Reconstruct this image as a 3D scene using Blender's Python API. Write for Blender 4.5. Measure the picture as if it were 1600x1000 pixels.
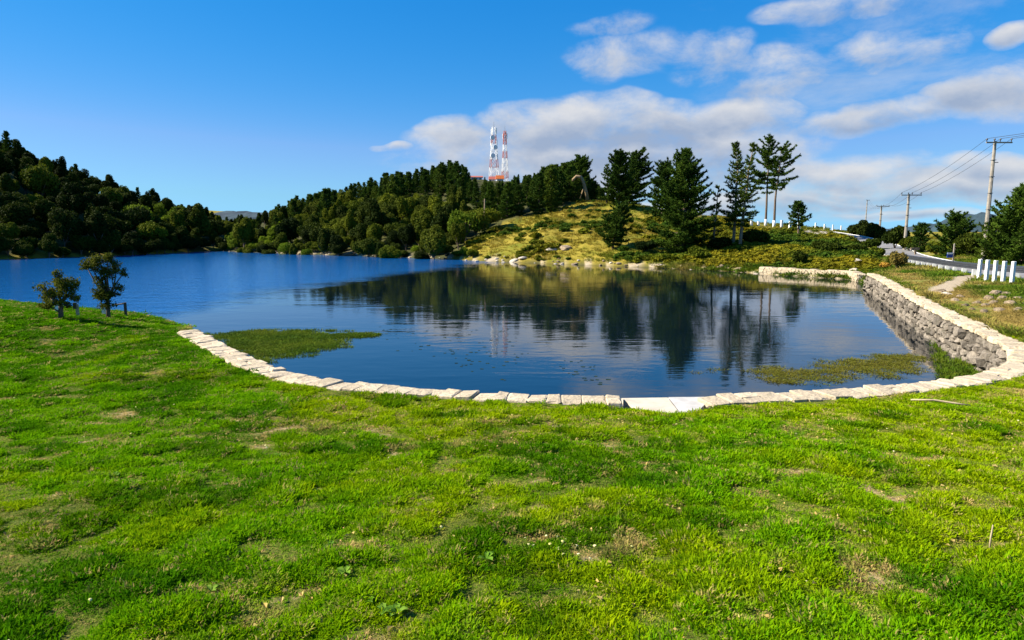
import bpy, bmesh, math, random
import numpy as np
from mathutils import Vector, Matrix

# ------------------------------------------------------------------ camera, sky, sun, exposure
for o in list(bpy.data.objects):
    bpy.data.objects.remove(o)
scene = bpy.context.scene
COL = scene.collection
PITCH = math.radians(7.8)
CAM_Z = 3.4
cam_d = bpy.data.cameras.new('camera')
cam_d.sensor_width = 36.0
cam_d.lens = 22.5
cam_d.clip_start = 0.05
cam_d.clip_end = 9000
cam = bpy.data.objects.new('camera', cam_d)
COL.objects.link(cam)
cam.location = (0, 0, CAM_Z)
cam.rotation_euler = (math.radians(90) - PITCH, 0, 0)
scene.camera = cam

SUN_EL = math.radians(35)
SUN_AZ = math.atan2(-1.0, 0.04)          # where the sun stands: to the left, a little behind the camera
SUN_DIR = Vector((math.sin(SUN_AZ) * math.cos(SUN_EL), math.cos(SUN_AZ) * math.cos(SUN_EL), math.sin(SUN_EL)))

world = bpy.data.worlds.new('World')
scene.world = world
world.use_nodes = True
wt = world.node_tree
wt.nodes.clear()


class NT:
    """small helper for wiring nodes"""
    def __init__(self, tree):
        self.t = tree

    def n(self, typ, ins=None, **props):
        nd = self.t.nodes.new(typ)
        for k, v in props.items():
            setattr(nd, k, v)
        if ins:
            for k, v in ins.items():
                self.set(nd.inputs[k], v)
        return nd

    def set(self, sock, v):
        if isinstance(v, bpy.types.NodeSocket):
            self.t.links.new(v, sock)
        elif isinstance(v, bpy.types.Node):
            self.t.links.new(v.outputs[0], sock)
        else:
            sock.default_value = v

    def m(self, op, a, b=0.0, c=None, clamp=False):
        nd = self.t.nodes.new('ShaderNodeMath')
        nd.operation = op
        nd.use_clamp = clamp
        self.set(nd.inputs[0], a)
        self.set(nd.inputs[1], b)
        if c is not None:
            self.set(nd.inputs[2], c)
        return nd.outputs[0]

    def ramp(self, v, lo, hi, a=0.0, b=1.0, smooth=True):
        nd = self.t.nodes.new('ShaderNodeMapRange')
        nd.interpolation_type = 'SMOOTHSTEP' if smooth else 'LINEAR'
        self.set(nd.inputs[0], v)
        for i, x in enumerate((lo, hi, a, b)):
            self.set(nd.inputs[i + 1], x)
        return nd.outputs[0]

    def mix(self, f, a, b, blend='MIX'):
        nd = self.t.nodes.new('ShaderNodeMix')
        nd.data_type = 'RGBA'
        nd.blend_type = blend
        self.set(nd.inputs[0], f)
        self.set(nd.inputs[6], a)
        self.set(nd.inputs[7], b)
        return nd.outputs[2]

    def noise(self, vec, scale, detail=4.0, rough=0.55, lac=2.0, dist=0.0):
        nd = self.n('ShaderNodeTexNoise', {'Scale': scale, 'Detail': detail, 'Roughness': rough,
                                           'Lacunarity': lac, 'Distortion': dist})
        self.set(nd.inputs['Vector'], vec)
        return nd.outputs['Fac']


def build_world():
    g = NT(wt)
    sky = g.n('ShaderNodeTexSky', sky_type='NISHITA')
    sky.sun_disc = False
    sky.sun_elevation = SUN_EL
    sky.sun_rotation = SUN_AZ
    sky.altitude = 200
    sky.air_density = 1.0
    sky.dust_density = 0.0
    sky.ozone_density = 2.5
    hsv0 = g.n('ShaderNodeHueSaturation', {'Saturation': SKY_SAT, 'Value': SKY_VAL, 'Color': sky.outputs[0]})
    # deep polarised blue of this clear day: grade the whole dome, the same in every direction
    sc_ = g.n('ShaderNodeSeparateColor', {0: hsv0.outputs[0]})
    gain = SKY_GAIN
    pw = lambda c, k, e: g.m('MULTIPLY', g.m('POWER', g.m('MULTIPLY', c, 0.12), e), k * gain)
    Gn = pw(sc_.outputs[1], .80, .65)
    Rn = g.m('MINIMUM', pw(sc_.outputs[0], 1.75, 1.5), g.m('MULTIPLY', Gn, .45))
    Bn = g.m('MAXIMUM', pw(sc_.outputs[2], 1.16, .46), g.m('MULTIPLY', Gn, 1.45))
    hsv = g.n('ShaderNodeCombineColor', {0: Rn, 1: Gn, 2: Bn})
    tc = g.n('ShaderNodeTexCoord')
    sep = g.n('ShaderNodeSeparateXYZ', {0: tc.outputs['Generated']})
    X, Y, Z = sep.outputs
    el = g.m('ARCSINE', Z)
    az = g.m('ARCTAN2', X, Y)
    # cloud deck coordinates: a plane overhead, foreshortened towards the horizon
    zz = g.m('ADD', g.m('MAXIMUM', Z, 0.0), 0.13)
    comb = g.n('ShaderNodeCombineXYZ', {0: g.m('DIVIDE', X, zz), 1: g.m('DIVIDE', Y, zz), 2: 0.0})
    comb2 = g.n('ShaderNodeCombineXYZ', {0: az, 1: g.m('MULTIPLY', el, 1.7), 2: 3.1})
    # the cumulus banks, as soft ellipses (azimuth, elevation, half sizes) whose edges the noise breaks up
    seen_clouds = [(1010, 232, 300, 62, 1.05), (1330, 270, 200, 34, .7), (965, 198, 200, 50, 1.15), (1150, 182, 140, 40, 1.0), (870, 262, 290, 50, .95), (1110, 258, 220, 55, .85), (760, 235, 120, 40, .8),
                   (1400, 183, 175, 27, 1.0), (1575, 155, 130, 42, 1.0), (1120, 85, 70, 42, .58), (1000, 92, 110, 42, .50), (965, 40, 55, 18, .42),
                   (1400, 82, 115, 38, .62), (1300, 18, 120, 26, .6), (1220, 118, 110, 40, .52), (1590, 66, 44, 24, .9),
                   (1450, 292, 280, 32, 1.0), (1565, 262, 110, 28, 1.0), (1320, 312, 190, 28, .9), (1430, 338, 280, 16, .8), (1120, 325, 280, 26, .8),
                   (618, 229, 30, 9, .6), (740, 214, 75, 28, .75), (1800, 180, 150, 60, 1.0), (2100, 240, 300, 60, 1.0)]
    blobs = []
    for (cx, cy, hx, hy, st_) in seen_clouds:
        u_, v_ = (cx - 800) / 1000.0, (cy - 500) / 1000.0
        d_ = Vector((u_, math.cos(PITCH) - v_ * math.sin(PITCH), -math.sin(PITCH) - v_ * math.cos(PITCH)))
        dn = d_.length
        hor = math.hypot(d_.x, d_.y)
        blobs.append((math.atan2(d_.x, d_.y), math.asin(d_.z / dn), hx / 1000.0 / (1 + u_ * u_), hy / 1000.0 / (hor * 1.02), st_))
    warp = g.n('ShaderNodeTexNoise', {'Scale': 5.0, 'Detail': 3.0, 'Vector': comb2.outputs[0]})
    ws = g.n('ShaderNodeSeparateXYZ', {0: warp.outputs['Color']})
    azw = g.m('ADD', az, g.m('MULTIPLY', g.m('SUBTRACT', ws.outputs[0], .5), .22))
    elw = g.m('ADD', el, g.m('MULTIPLY', g.m('SUBTRACT', ws.outputs[1], .5), .085))
    bias = None
    under = None
    for (a, e, ra, re, s) in blobs:
        da = g.m('DIVIDE', g.m('SUBTRACT', azw, a), ra)
        de0 = g.m('DIVIDE', g.m('SUBTRACT', elw, e), re)
        r2 = g.m('ADD', g.m('MULTIPLY', da, da), g.m('MULTIPLY', de0, de0))
        b = g.m('MULTIPLY', g.m('SUBTRACT', 1.15, r2, clamp=True), s)
        # underside: lower half of each bank is greyer
        u = g.m('MULTIPLY', b, g.ramp(de0, 0.55, -0.55))
        bias = b if bias is None else g.m('MAXIMUM', bias, b)
        under = u if under is None else g.m('MAXIMUM', under, u)
    n1 = g.noise(comb2.outputs[0], 10.0, 9.0, 0.60, 2.1, 0.25)
    n2 = g.noise(comb.outputs[0], 1.1, 7.0, 0.62, 2.1, 0.4)
    n = g.m('ADD', g.m('MULTIPLY', n1, 0.78), g.m('MULTIPLY', n2, 0.22))
    # thin veils on the cloudy (right hand) side and on round behind the camera
    side = g.ramp(az, 0.02, 0.5)
    veil = g.m('MULTIPLY', g.m('MULTIPLY', g.ramp(n2, 0.46, 0.72), side), 0.40)
    dens = g.m('ADD', g.m('MULTIPLY', bias, 0.85), g.m('MULTIPLY', g.m('SUBTRACT', n, 0.5), 2.7))
    dens = g.ramp(dens, -0.10, 0.98)
    dens = g.m('MULTIPLY', dens, g.ramp(bias, 0.0, 0.25))
    dens = g.m('MULTIPLY', g.m('MAXIMUM', dens, veil), g.ramp(el, -0.01, 0.02))
    puff = g.noise(comb2.outputs[0], 16.0, 5.0, 0.6)
    shade = g.m('ADD', g.m('MULTIPLY', under, 0.95), g.m('MULTIPLY', g.m('SUBTRACT', 0.55, puff), 1.4), clamp=True)
    ccol = g.mix(shade, (CLOUD * 1.06, CLOUD * 1.06, CLOUD * 1.08, 1), (CLOUD * .50, CLOUD * .61, CLOUD * .82, 1))
    col = g.mix(g.m('MULTIPLY', dens, 0.93), hsv.outputs[0], ccol)
    bg = g.n('ShaderNodeBackground', {'Color': col, 'Strength': SKY_STRENGTH})
    out = g.n('ShaderNodeOutputWorld', {'Surface': bg.outputs[0]})


SKY_STRENGTH = 0.05
EXPOSURE = 1.3
SKY_SAT = 1.35
SKY_VAL = 1.0
SKY_GAIN = 0.90 / (SKY_STRENGTH * 2 ** EXPOSURE)      # sky brightness as in the photograph at this exposure
CLOUD = 0.80 * SKY_GAIN
build_world()
world.cycles.sampling_method = 'MANUAL'
world.cycles.sample_map_resolution = 256

sun_d = bpy.data.lights.new('sun', 'SUN')
sun_d.energy = 5.0
sun_d.angle = math.radians(0.53)
sun_d.color = (1.0, 0.91, 0.76)
sun = bpy.data.objects.new('sun', sun_d)
COL.objects.link(sun)
sun.rotation_euler = SUN_DIR.to_track_quat('Z', 'Y').to_euler()
sun.location = (-40, -10, 60)

scene.view_settings.view_transform = 'Standard'
scene.view_settings.look = 'None'
scene.view_settings.gamma = 1.0
scene.view_settings.exposure = EXPOSURE
scene.view_settings.use_curve_mapping = False
scene.render.engine = 'CYCLES'
scene.cycles.max_bounces = 6
scene.cycles.transparent_max_bounces = 4
scene.cycles.diffuse_bounces = 3
scene.cycles.glossy_bounces = 3
scene.cycles.caustics_reflective = False
scene.cycles.caustics_refractive = False
scene.cycles.use_denoising = True

# ------------------------------------------------------------------ geometry helpers
CP, SP = math.cos(PITCH), math.sin(PITCH)


def ray(px, py):
    u, v = (px - 800) / 1000.0, (py - 500) / 1000.0
    return u, CP - v * SP, -SP - v * CP


def on_z(px, py, z):
    a, b, c = ray(px, py)
    s = (z - CAM_Z) / c
    return np.array((a * s, b * s, z))


def on_s(px, py, s):
    a, b, c = ray(px, py)
    return np.array((a * s, b * s, CAM_Z + c * s))


def _hash(ix, iy, seed):
    h = (ix.astype(np.int64) * 374761393 + iy.astype(np.int64) * 668265263 + seed * 1442695041) & 0xFFFFFFFF
    h = ((h ^ (h >> 13)) * 1274126177) & 0xFFFFFFFF
    h = (h ^ (h >> 16)) & 0xFFFFFFFF
    return h / 4294967295.0


def vnoise(x, y, seed=0):
    x = np.asarray(x, float); y = np.asarray(y, float)
    ix, iy = np.floor(x), np.floor(y)
    fx, fy = x - ix, y - iy
    fx = fx * fx * (3 - 2 * fx); fy = fy * fy * (3 - 2 * fy)
    a, b = _hash(ix, iy, seed), _hash(ix + 1, iy, seed)
    c, d = _hash(ix, iy + 1, seed), _hash(ix + 1, iy + 1, seed)
    return (a * (1 - fx) + b * fx) * (1 - fy) + (c * (1 - fx) + d * fx) * fy


def fbm(x, y, seed=0, oct=4, gain=0.5):
    t = 0; a = 1.0; s = 0
    x = np.asarray(x, float); y = np.asarray(y, float)
    for i in range(oct):
        t = t + a * vnoise(x, y, seed + i * 17); s += a
        x = x * 2.03 + 11.3; y = y * 2.03 - 7.1; a *= gain
    return t / s


def sstep(x, a, b):
    t = np.clip((np.asarray(x, float) - a) / (b - a), 0, 1)
    return t * t * (3 - 2 * t)


def poly_dist(x, y, P):
    """distance to an open polyline"""
    best = np.full(np.shape(x), 1e9)
    along = np.zeros(np.shape(x)); acc = 0
    for i in range(len(P) - 1):
        ax, ay = P[i][:2]; bx, by = P[i + 1][:2]
        dx, dy = bx - ax, by - ay
        L2 = dx * dx + dy * dy
        t = np.clip(((x - ax) * dx + (y - ay) * dy) / L2, 0, 1)
        d = np.hypot(x - ax - t * dx, y - ay - t * dy)
        m = d < best
        best = np.where(m, d, best)
        along = np.where(m, acc + t, along)
        acc += 1
    return best, along


def inside(x, y, P):
    c = np.zeros(np.shape(x), bool)
    n = len(P)
    for i in range(n):
        ax, ay = P[i][:2]; bx, by = P[(i + 1) % n][:2]
        if ay == by:
            continue
        k = ((ay > y) != (by > y)) & (x < (bx - ax) * (y - ay) / (by - ay) + ax)
        c ^= k
    return c


def smooth_line(P, step):
    """Catmull-Rom through the points, resampled to even steps"""
    P = [np.array(p, float) for p in P]
    Q = [2 * P[0] - P[1]] + P + [2 * P[-1] - P[-2]]
    out = []
    for i in range(1, len(Q) - 2):
        for t in np.linspace(0, 1, 12, endpoint=False):
            a, b, c, d = Q[i - 1], Q[i], Q[i + 1], Q[i + 2]
            out.append(0.5 * ((2 * b) + (c - a) * t + (2 * a - 5 * b + 4 * c - d) * t * t + (3 * b - a - 3 * c + d) * t ** 3))
    out.append(P[-1])
    out = np.array(out)
    L = np.r_[0, np.cumsum(np.linalg.norm(np.diff(out, axis=0), axis=1))]
    n = max(2, int(round(L[-1] / step)) + 1)
    s = np.linspace(0, L[-1], n)
    return np.stack([np.interp(s, L, out[:, k]) for k in range(out.shape[1])], 1)


def mesh_np(name, V, F, mats=(), smooth=False, attrs=None, mat_idx=None):
    """V (n,3); F an (m,k) index array or a list of such arrays"""
    me = bpy.data.meshes.new(name)
    V = np.asarray(V, np.float32)
    Fs = F if isinstance(F, list) and len(F) and isinstance(F[0], np.ndarray) else [F]
    Fs = [np.asarray(f, np.int32) for f in Fs if len(f)]
    me.vertices.add(len(V))
    me.vertices.foreach_set('co', V.ravel())
    loops = np.concatenate([f.ravel() for f in Fs]) if Fs else np.zeros(0, np.int32)
    tot = np.concatenate([np.full(len(f), f.shape[1], np.int32) for f in Fs]) if Fs else np.zeros(0, np.int32)
    st = np.r_[0, np.cumsum(tot)[:-1]].astype(np.int32) if len(tot) else tot
    me.loops.add(len(loops)); me.polygons.add(len(tot))
    me.loops.foreach_set('vertex_index', loops)
    me.polygons.foreach_set('loop_start', st)
    me.polygons.foreach_set('loop_total', tot)
    me.polygons.foreach_set('use_smooth', np.full(len(tot), bool(smooth)))
    if mat_idx is not None:
        me.polygons.foreach_set('material_index', np.asarray(mat_idx, np.int32))
    for m in mats:
        me.materials.append(m)
    if attrs:
        for k, v in attrs.items():
            a = me.attributes.new(k, 'FLOAT', 'POINT')
            a.data.foreach_set('value', np.asarray(v, np.float32))
    me.update(calc_edges=True)
    me.validate()
    return me


def link(name, me, parent=None, loc=(0, 0, 0), rot=(0, 0, 0), sc=(1, 1, 1)):
    o = bpy.data.objects.new(name, me)
    COL.objects.link(o)
    o.location = loc; o.rotation_euler = rot
    o.scale = sc if hasattr(sc, '__len__') else (sc, sc, sc)
    if parent is not None:
        o.parent = parent
    return o


def tag(o, label=None, cat=None, group=None, kind=None):
    if label: o['label'] = label
    if cat: o['category'] = cat
    if group: o['group'] = group
    if kind: o['kind'] = kind
    return o


def thing(name, loc, label, cat, group=None, rz=0):
    return tag(link(name, None, None, tuple(float(c) for c in loc), (0, 0, rz)), label, cat, group, 'thing')


class MB:
    """collects shapes into one mesh"""
    def __init__(self):
        self.V = []; self.Q = []; self.T = []; self.n = 0

    def add(self, V, Q=(), T=()):
        V = np.asarray(V, float).reshape(-1, 3)
        if len(Q): self.Q.append(np.asarray(Q, int) + self.n)
        if len(T): self.T.append(np.asarray(T, int) + self.n)
        self.V.append(V); self.n += len(V)

    def box(self, c, s, rz=0.0, taper=1.0, rx=0.0):
        x, y, z = np.array(s) / 2.0
        V = np.array([[-x, -y, -z], [x, -y, -z], [x, y, -z], [-x, y, -z], [-x * taper, -y * taper, z], [x * taper, -y * taper, z],
                      [x * taper, y * taper, z], [-x * taper, y * taper, z]])
        R = np.array(Matrix.Rotation(rz, 3, 'Z') @ Matrix.Rotation(rx, 3, 'X'))
        self.add(V @ R.T + np.array(c), [[0, 3, 2, 1], [4, 5, 6, 7], [0, 1, 5, 4], [1, 2, 6, 5], [2, 3, 7, 6], [3, 0, 4, 7]])

    def tube(self, P, R, n=6, cap=True):
        P = np.asarray(P, float); R = np.broadcast_to(np.asarray(R, float), (len(P),))
        t = np.gradient(P, axis=0)
        t /= np.linalg.norm(t, axis=1)[:, None] + 1e-9
        up = np.array([0, 0, 1.0]) if abs(t[0][2]) < .9 else np.array([0, 1.0, 0])
        V = []
        for i in range(len(P)):
            a = np.cross(t[i], up); a /= np.linalg.norm(a) + 1e-9
            b = np.cross(t[i], a)
            th = np.linspace(0, 2 * np.pi, n, endpoint=False)
            V.append(P[i] + R[i] * (np.cos(th)[:, None] * a + np.sin(th)[:, None] * b))
            up = np.cross(a, t[i]) * -1 if False else up
        V = np.concatenate(V)
        Q = []
        for i in range(len(P) - 1):
            for k in range(n):
                Q.append([i * n + k, i * n + (k + 1) % n, (i + 1) * n + (k + 1) % n, (i + 1) * n + k])
        T = []
        if cap:
            for k in range(1, n - 1):
                T.append([0, k + 1, k]); T.append([(len(P) - 1) * n, (len(P) - 1) * n + k, (len(P) - 1) * n + k + 1])
        self.add(V, Q, T)

    def mesh(self, name, mat, smooth=False):
        F = []
        if self.Q: F.append(np.concatenate(self.Q))
        if self.T: F.append(np.concatenate(self.T))
        return mesh_np(name, np.concatenate(self.V), F, [mat], smooth)

    def build(self, name, mat, parent=None, smooth=False, loc=(0, 0, 0)):
        return link(name, self.mesh(name, mat, smooth), parent, loc)


# ------------------------------------------------------------------ materials
def new_mat(name):
    m = bpy.data.materials.new(name)
    m.use_nodes = True
    m.node_tree.nodes.clear()
    return m, NT(m.node_tree)


def finish(g, col, rough=0.8, bump=None, bump_strength=0.5, bump_dist=0.02, spec=0.3, metallic=0.0):
    ins = {'Base Color': col, 'Roughness': rough, 'Specular IOR Level': spec, 'Metallic': metallic}
    p = g.n('ShaderNodeBsdfPrincipled', ins)
    if bump is not None:
        b = g.n('ShaderNodeBump', {'Strength': bump_strength, 'Distance': bump_dist, 'Height': bump})
        g.set(p.inputs['Normal'], b.outputs[0])
    g.n('ShaderNodeOutputMaterial', {'Surface': p.outputs[0]})
    return p


def simple_mat(name, col, var=0.25, scale=6.0, rough=0.8, bump=0.3, dist=0.01, col2=None, rnd=0.0, spec=0.3, metallic=0.0):
    m, g = new_mat(name)
    tc = g.n('ShaderNodeTexCoord')
    n = g.noise(tc.outputs['Object'], scale, 6.0, 0.62)
    c2 = col2 or tuple(c * (1 - var) for c in col)
    c = g.mix(g.ramp(n, 0.32, 0.68), (*c2, 1), (*col, 1))
    if rnd:
        oi = g.n('ShaderNodeObjectInfo')
        c = g.mix(1.0, c, g.n('ShaderNodeCombineColor', {0: g.ramp(oi.outputs['Random'], 0, 1, 1 - rnd, 1 + rnd * .4, False),
                                                         1: g.ramp(oi.outputs['Random'], 0, 1, 1 - rnd, 1 + rnd * .4, False),
                                                         2: g.ramp(oi.outputs['Random'], 0, 1, 1 - rnd * 1.2, 1 + rnd * .4, False)}).outputs[0], 'MULTIPLY')
    finish(g, c, rough, n, bump, dist, spec, metallic)
    return m


def leaf_mat(name, c1, c2, trans=0.3, nscale=0.5, rnd=0.35, rough=0.55, inst=None, c3=None):
    """foliage: colour varies in clumps and from one plant to the next; light passes through thin leaves"""
    m, g = new_mat(name)
    geo = g.n('ShaderNodeNewGeometry')
    oi = g.n('ShaderNodeObjectInfo')
    n = g.noise(geo.outputs['Position'], nscale, 3.0, 0.6)
    f = g.ramp(n, 0.3, 0.7)
    c = g.mix(f, (*c1, 1), (*c2, 1))
    r = oi.outputs['Random']
    c = g.mix(1.0, c, g.n('ShaderNodeCombineColor', {0: g.ramp(r, 0, 1, 1 - rnd * .6, 1 + rnd, False),
                                                     1: g.ramp(r, 0, 1, 1 - rnd * .6, 1 + rnd * .7, False),
                                                     2: g.ramp(r, 0, 1, 1 - rnd * .2, 1 + rnd * .1, False)}).outputs[0], 'MULTIPLY')
    if inst:
        at = g.n('ShaderNodeAttribute', attribute_type='INSTANCER', attribute_name=inst)
        c = g.mix(at.outputs['Fac'], c, (*c3, 1))
    d = g.n('ShaderNodeBsdfPrincipled', {'Base Color': c, 'Roughness': rough + .2, 'Specular IOR Level': 0.04})
    t = g.n('ShaderNodeBsdfTranslucent', {'Color': c})
    mx = g.n('ShaderNodeMixShader', {0: trans, 1: d.outputs[0], 2: t.outputs[0]})
    g.n('ShaderNodeOutputMaterial', {'Surface': mx.outputs[0]})
    return m


M = {}
M['bark'] = simple_mat('bark', (0.16, 0.115, 0.08), 0.5, 9, 0.9, 0.8, 0.03)
M['bark_pale'] = simple_mat('bark_pale', (0.27, 0.20, 0.13), 0.4, 7, 0.9, 0.8, 0.03)
M['deadwood'] = simple_mat('deadwood', (0.36, 0.25, 0.13), 0.35, 7, 0.9, 0.6, 0.03)
M['old_wood'] = simple_mat('old_wood', (0.10, 0.08, 0.06), 0.4, 12, 0.9, 0.6, 0.02)
M['cream_wood'] = simple_mat('cream_wood', (0.5, 0.42, 0.3), 0.4, 12, 0.9, 0.6, 0.02)
M['white_paint'] = simple_mat('white_paint', (0.82, 0.82, 0.80), 0.10, 5, 0.6, 0.2, 0.01)
M['red_paint'] = simple_mat('red_paint', (0.42, 0.10, 0.07), 0.2, 5, 0.6, 0.1, 0.01)
M['orange_roof'] = simple_mat('orange_roof', (0.52, 0.13, 0.03), 0.25, 3, 0.8, 0.3, 0.02)
M['house_wall'] = simple_mat('house_wall', (0.66, 0.66, 0.68), 0.1, 3, 0.8, 0.2, 0.01)
M['red_roof'] = simple_mat('red_roof', (0.42, 0.12, 0.09), 0.2, 3, 0.8, 0.2, 0.01)
M['dark_glass'] = simple_mat('dark_glass', (0.03, 0.05, 0.09), 0.2, 3, 0.15, 0.0, 0.01)
M['steel'] = simple_mat('steel', (0.17, 0.18, 0.19), 0.3, 6, 0.5, 0.2, 0.01, metallic=0.3)
M['rail_steel'] = simple_mat('rail_steel', (0.045, 0.05, 0.06), 0.3, 6, 0.5, 0.2, 0.01)
M['block_paint'] = simple_mat('block_paint', (0.50, 0.52, 0.50), 0.3, 6, 0.7, 0.2, 0.01)
M['pole_concrete'] = simple_mat('pole_concrete', (0.30, 0.27, 0.225), 0.3, 5, 0.9, 0.4, 0.01)
M['insulator'] = simple_mat('insulator', (0.035, 0.03, 0.03), 0.3, 5, 0.3, 0.0, 0.01)
M['wire'] = simple_mat('wire', (0.05, 0.05, 0.055), 0.1, 5, 0.6, 0.0, 0.01)
M['sign_blue'] = simple_mat('sign_blue', (0.02, 0.06, 0.28), 0.1, 5, 0.5, 0.0, 0.01)
def stone_mat(name, c1, c2, stain, rnd, amount=.6):
    """weathered stone: speckle, per stone tone, damp and lichen stains"""
    m, g = new_mat(name)
    pos = g.n('ShaderNodeNewGeometry').outputs['Position']
    oi = g.n('ShaderNodeObjectInfo')
    n = g.noise(pos, 16.0, 6.0, 0.65)
    n2 = g.noise(pos, 3.1, 5.0, 0.65, 2.0, .6)
    c = g.mix(g.ramp(n, .3, .7), (*c2, 1), (*c1, 1))
    c = g.mix(g.m('MULTIPLY', g.ramp(n2, .50, .72), amount), c, (*stain, 1))
    t = g.ramp(oi.outputs['Random'], 0, 1, 1 - rnd, 1 + rnd * .3, False)
    c = g.mix(1.0, c, g.n('ShaderNodeCombineColor', {0: t, 1: t, 2: t}).outputs[0], 'MULTIPLY')
    finish(g, c, .92, g.m('ADD', n, g.m('MULTIPLY', n2, 1.5)), .9, .03, .2)
    return m


M['post_paint'] = stone_mat('post_paint', (0.80, 0.80, 0.77), (0.70, 0.70, 0.67), (0.42, 0.38, 0.30), 0.06, .55)
M['cap_stone'] = stone_mat('cap_stone', (0.64, 0.53, 0.37), (0.46, 0.375, 0.25), (0.27, 0.235, 0.15), 0.25, .55)
M['rubble'] = stone_mat('rubble', (0.29, 0.25, 0.20), (0.14, 0.12, 0.095), (0.07, 0.07, 0.04), 0.5, .7)
M['mortar'] = simple_mat('mortar', (0.10, 0.085, 0.065), 0.4, 8, 0.95, 0.8, 0.03)
M['pale_mortar'] = simple_mat('pale_mortar', (0.52, 0.45, 0.34), 0.3, 8, 0.95, 0.8, 0.03)
M['concrete'] = simple_mat('concrete', (0.52, 0.50, 0.46), 0.25, 4, 0.9, 0.5, 0.01)
M['concrete_tan'] = simple_mat('concrete_tan', (0.56, 0.49, 0.38), 0.25, 4, 0.9, 0.5, 0.01)
M['rock'] = simple_mat('rock', (0.38, 0.29, 0.19), 0.4, 3, 0.95, 1.0, 0.08, col2=(0.18, 0.135, 0.09), rnd=0.35)
M['rock_pale'] = simple_mat('rock_pale', (0.58, 0.51, 0.41), 0.35, 3, 0.95, 1.0, 0.08, col2=(0.38, 0.33, 0.26), rnd=0.2)
M['twig'] = simple_mat('twig', (0.45, 0.36, 0.22), 0.3, 10, 0.9, 0.4, 0.01)

M['pine_leaf'] = leaf_mat('pine_leaf', (0.026, 0.060, 0.008), (0.062, 0.108, 0.012), 0.22, 0.6, 0.25)
M['pine_leaf_light'] = leaf_mat('pine_leaf_light', (0.042, 0.080, 0.010), (0.088, 0.128, 0.014), 0.22, 0.6, 0.25)
M['wood_leaf_dark'] = leaf_mat('wood_leaf_dark', (0.012, 0.025, 0.003), (0.032, 0.048, 0.005), 0.2, 0.12, 0.55)
M['wood_leaf'] = leaf_mat('wood_leaf', (0.042, 0.066, 0.006), (0.092, 0.118, 0.009), 0.25, 0.12, 0.6)
M['lime_leaf'] = leaf_mat('lime_leaf', (0.09, 0.15, 0.008), (0.14, 0.20, 0.012), 0.3, 0.4, 0.4)
M['olive_leaf'] = leaf_mat('olive_leaf', (0.045, 0.065, 0.008), (0.105, 0.115, 0.012), 0.3, 1.2, 0.2)
M['shrub_leaf'] = leaf_mat('shrub_leaf', (0.085, 0.115, 0.008), (0.185, 0.165, 0.010), 0.25, 0.25, 0.3, inst='dry', c3=(0.04, 0.085, 0.008))
M['brown_leaf'] = leaf_mat('brown_leaf', (0.16, 0.12, 0.03), (0.22, 0.20, 0.05), 0.25, 1.2, 0.2)
M['orange_leaf'] = leaf_mat('orange_leaf', (0.36, 0.20, 0.03), (0.42, 0.27, 0.05), 0.25, 1.2, 0.2)
M['bank_leaf'] = leaf_mat('bank_leaf', (0.055, 0.13, 0.008), (0.13, 0.19, 0.012), 0.3, 0.8, 0.3, inst='dry', c3=(0.34, 0.25, 0.07))
M['weed_leaf'] = leaf_mat('weed_leaf', (0.045, 0.10, 0.006), (0.095, 0.15, 0.010), 0.25, 0.8, 0.4, inst='dry', c3=(0.15, 0.13, 0.02))
M['lily_leaf'] = leaf_mat('lily_leaf', (0.012, 0.03, 0.02), (0.03, 0.05, 0.03), 0.1, 2, 0.3, rough=.3)
M['dock_leaf'] = leaf_mat('dock_leaf', (0.10, 0.24, 0.02), (0.18, 0.31, 0.035), 0.3, 6, 0.3)
M['litter'] = leaf_mat('litter', (0.34, 0.25, 0.07), (0.50, 0.40, 0.15), 0.15, 8, 0.2)
M['flower'] = leaf_mat('flower', (0.62, 0.58, 0.16), (0.72, 0.68, 0.42), 0.2, 6, 0.1)


def grass_mat():
    m, g = new_mat('lawn_grass')
    geo = g.n('ShaderNodeNewGeometry')
    oi = g.n('ShaderNodeObjectInfo')
    dry = g.n('ShaderNodeAttribute', attribute_type='INSTANCER', attribute_name='dry').outputs['Fac']
    tint = g.n('ShaderNodeAttribute', attribute_type='INSTANCER', attribute_name='tint').outputs['Fac']
    n = g.noise(geo.outputs['Position'], 30.0, 2.0, 0.6)
    c = g.mix(g.ramp(n, .3, .7), (0.095, 0.275, 0.002, 1), (0.210, 0.395, 0.003, 1))
    c = g.mix(g.m('MULTIPLY', tint, .85), c, (0.345, 0.400, 0.003, 1))
    c = g.mix(g.m('MULTIPLY', oi.outputs['Random'], .35), c, (0.050, 0.19, 0.003, 1))
    deep_tone = g.n('ShaderNodeAttribute', attribute_type='INSTANCER', attribute_name='deep_tone').outputs['Fac']
    c = g.mix(deep_tone, c, (0.030, 0.125, 0.002, 1))
    c = g.mix(dry, c, (0.46, 0.33, 0.12, 1))
    d = g.n('ShaderNodeBsdfPrincipled', {'Base Color': c, 'Roughness': 0.9, 'Specular IOR Level': 0.0})
    t = g.n('ShaderNodeBsdfTranslucent', {'Color': c})
    mx = g.n('ShaderNodeMixShader', {0: 0.38, 1: d.outputs[0], 2: t.outputs[0]})
    g.n('ShaderNodeOutputMaterial', {'Surface': mx.outputs[0]})
    return m


M['lawn_grass'] = grass_mat()


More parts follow.
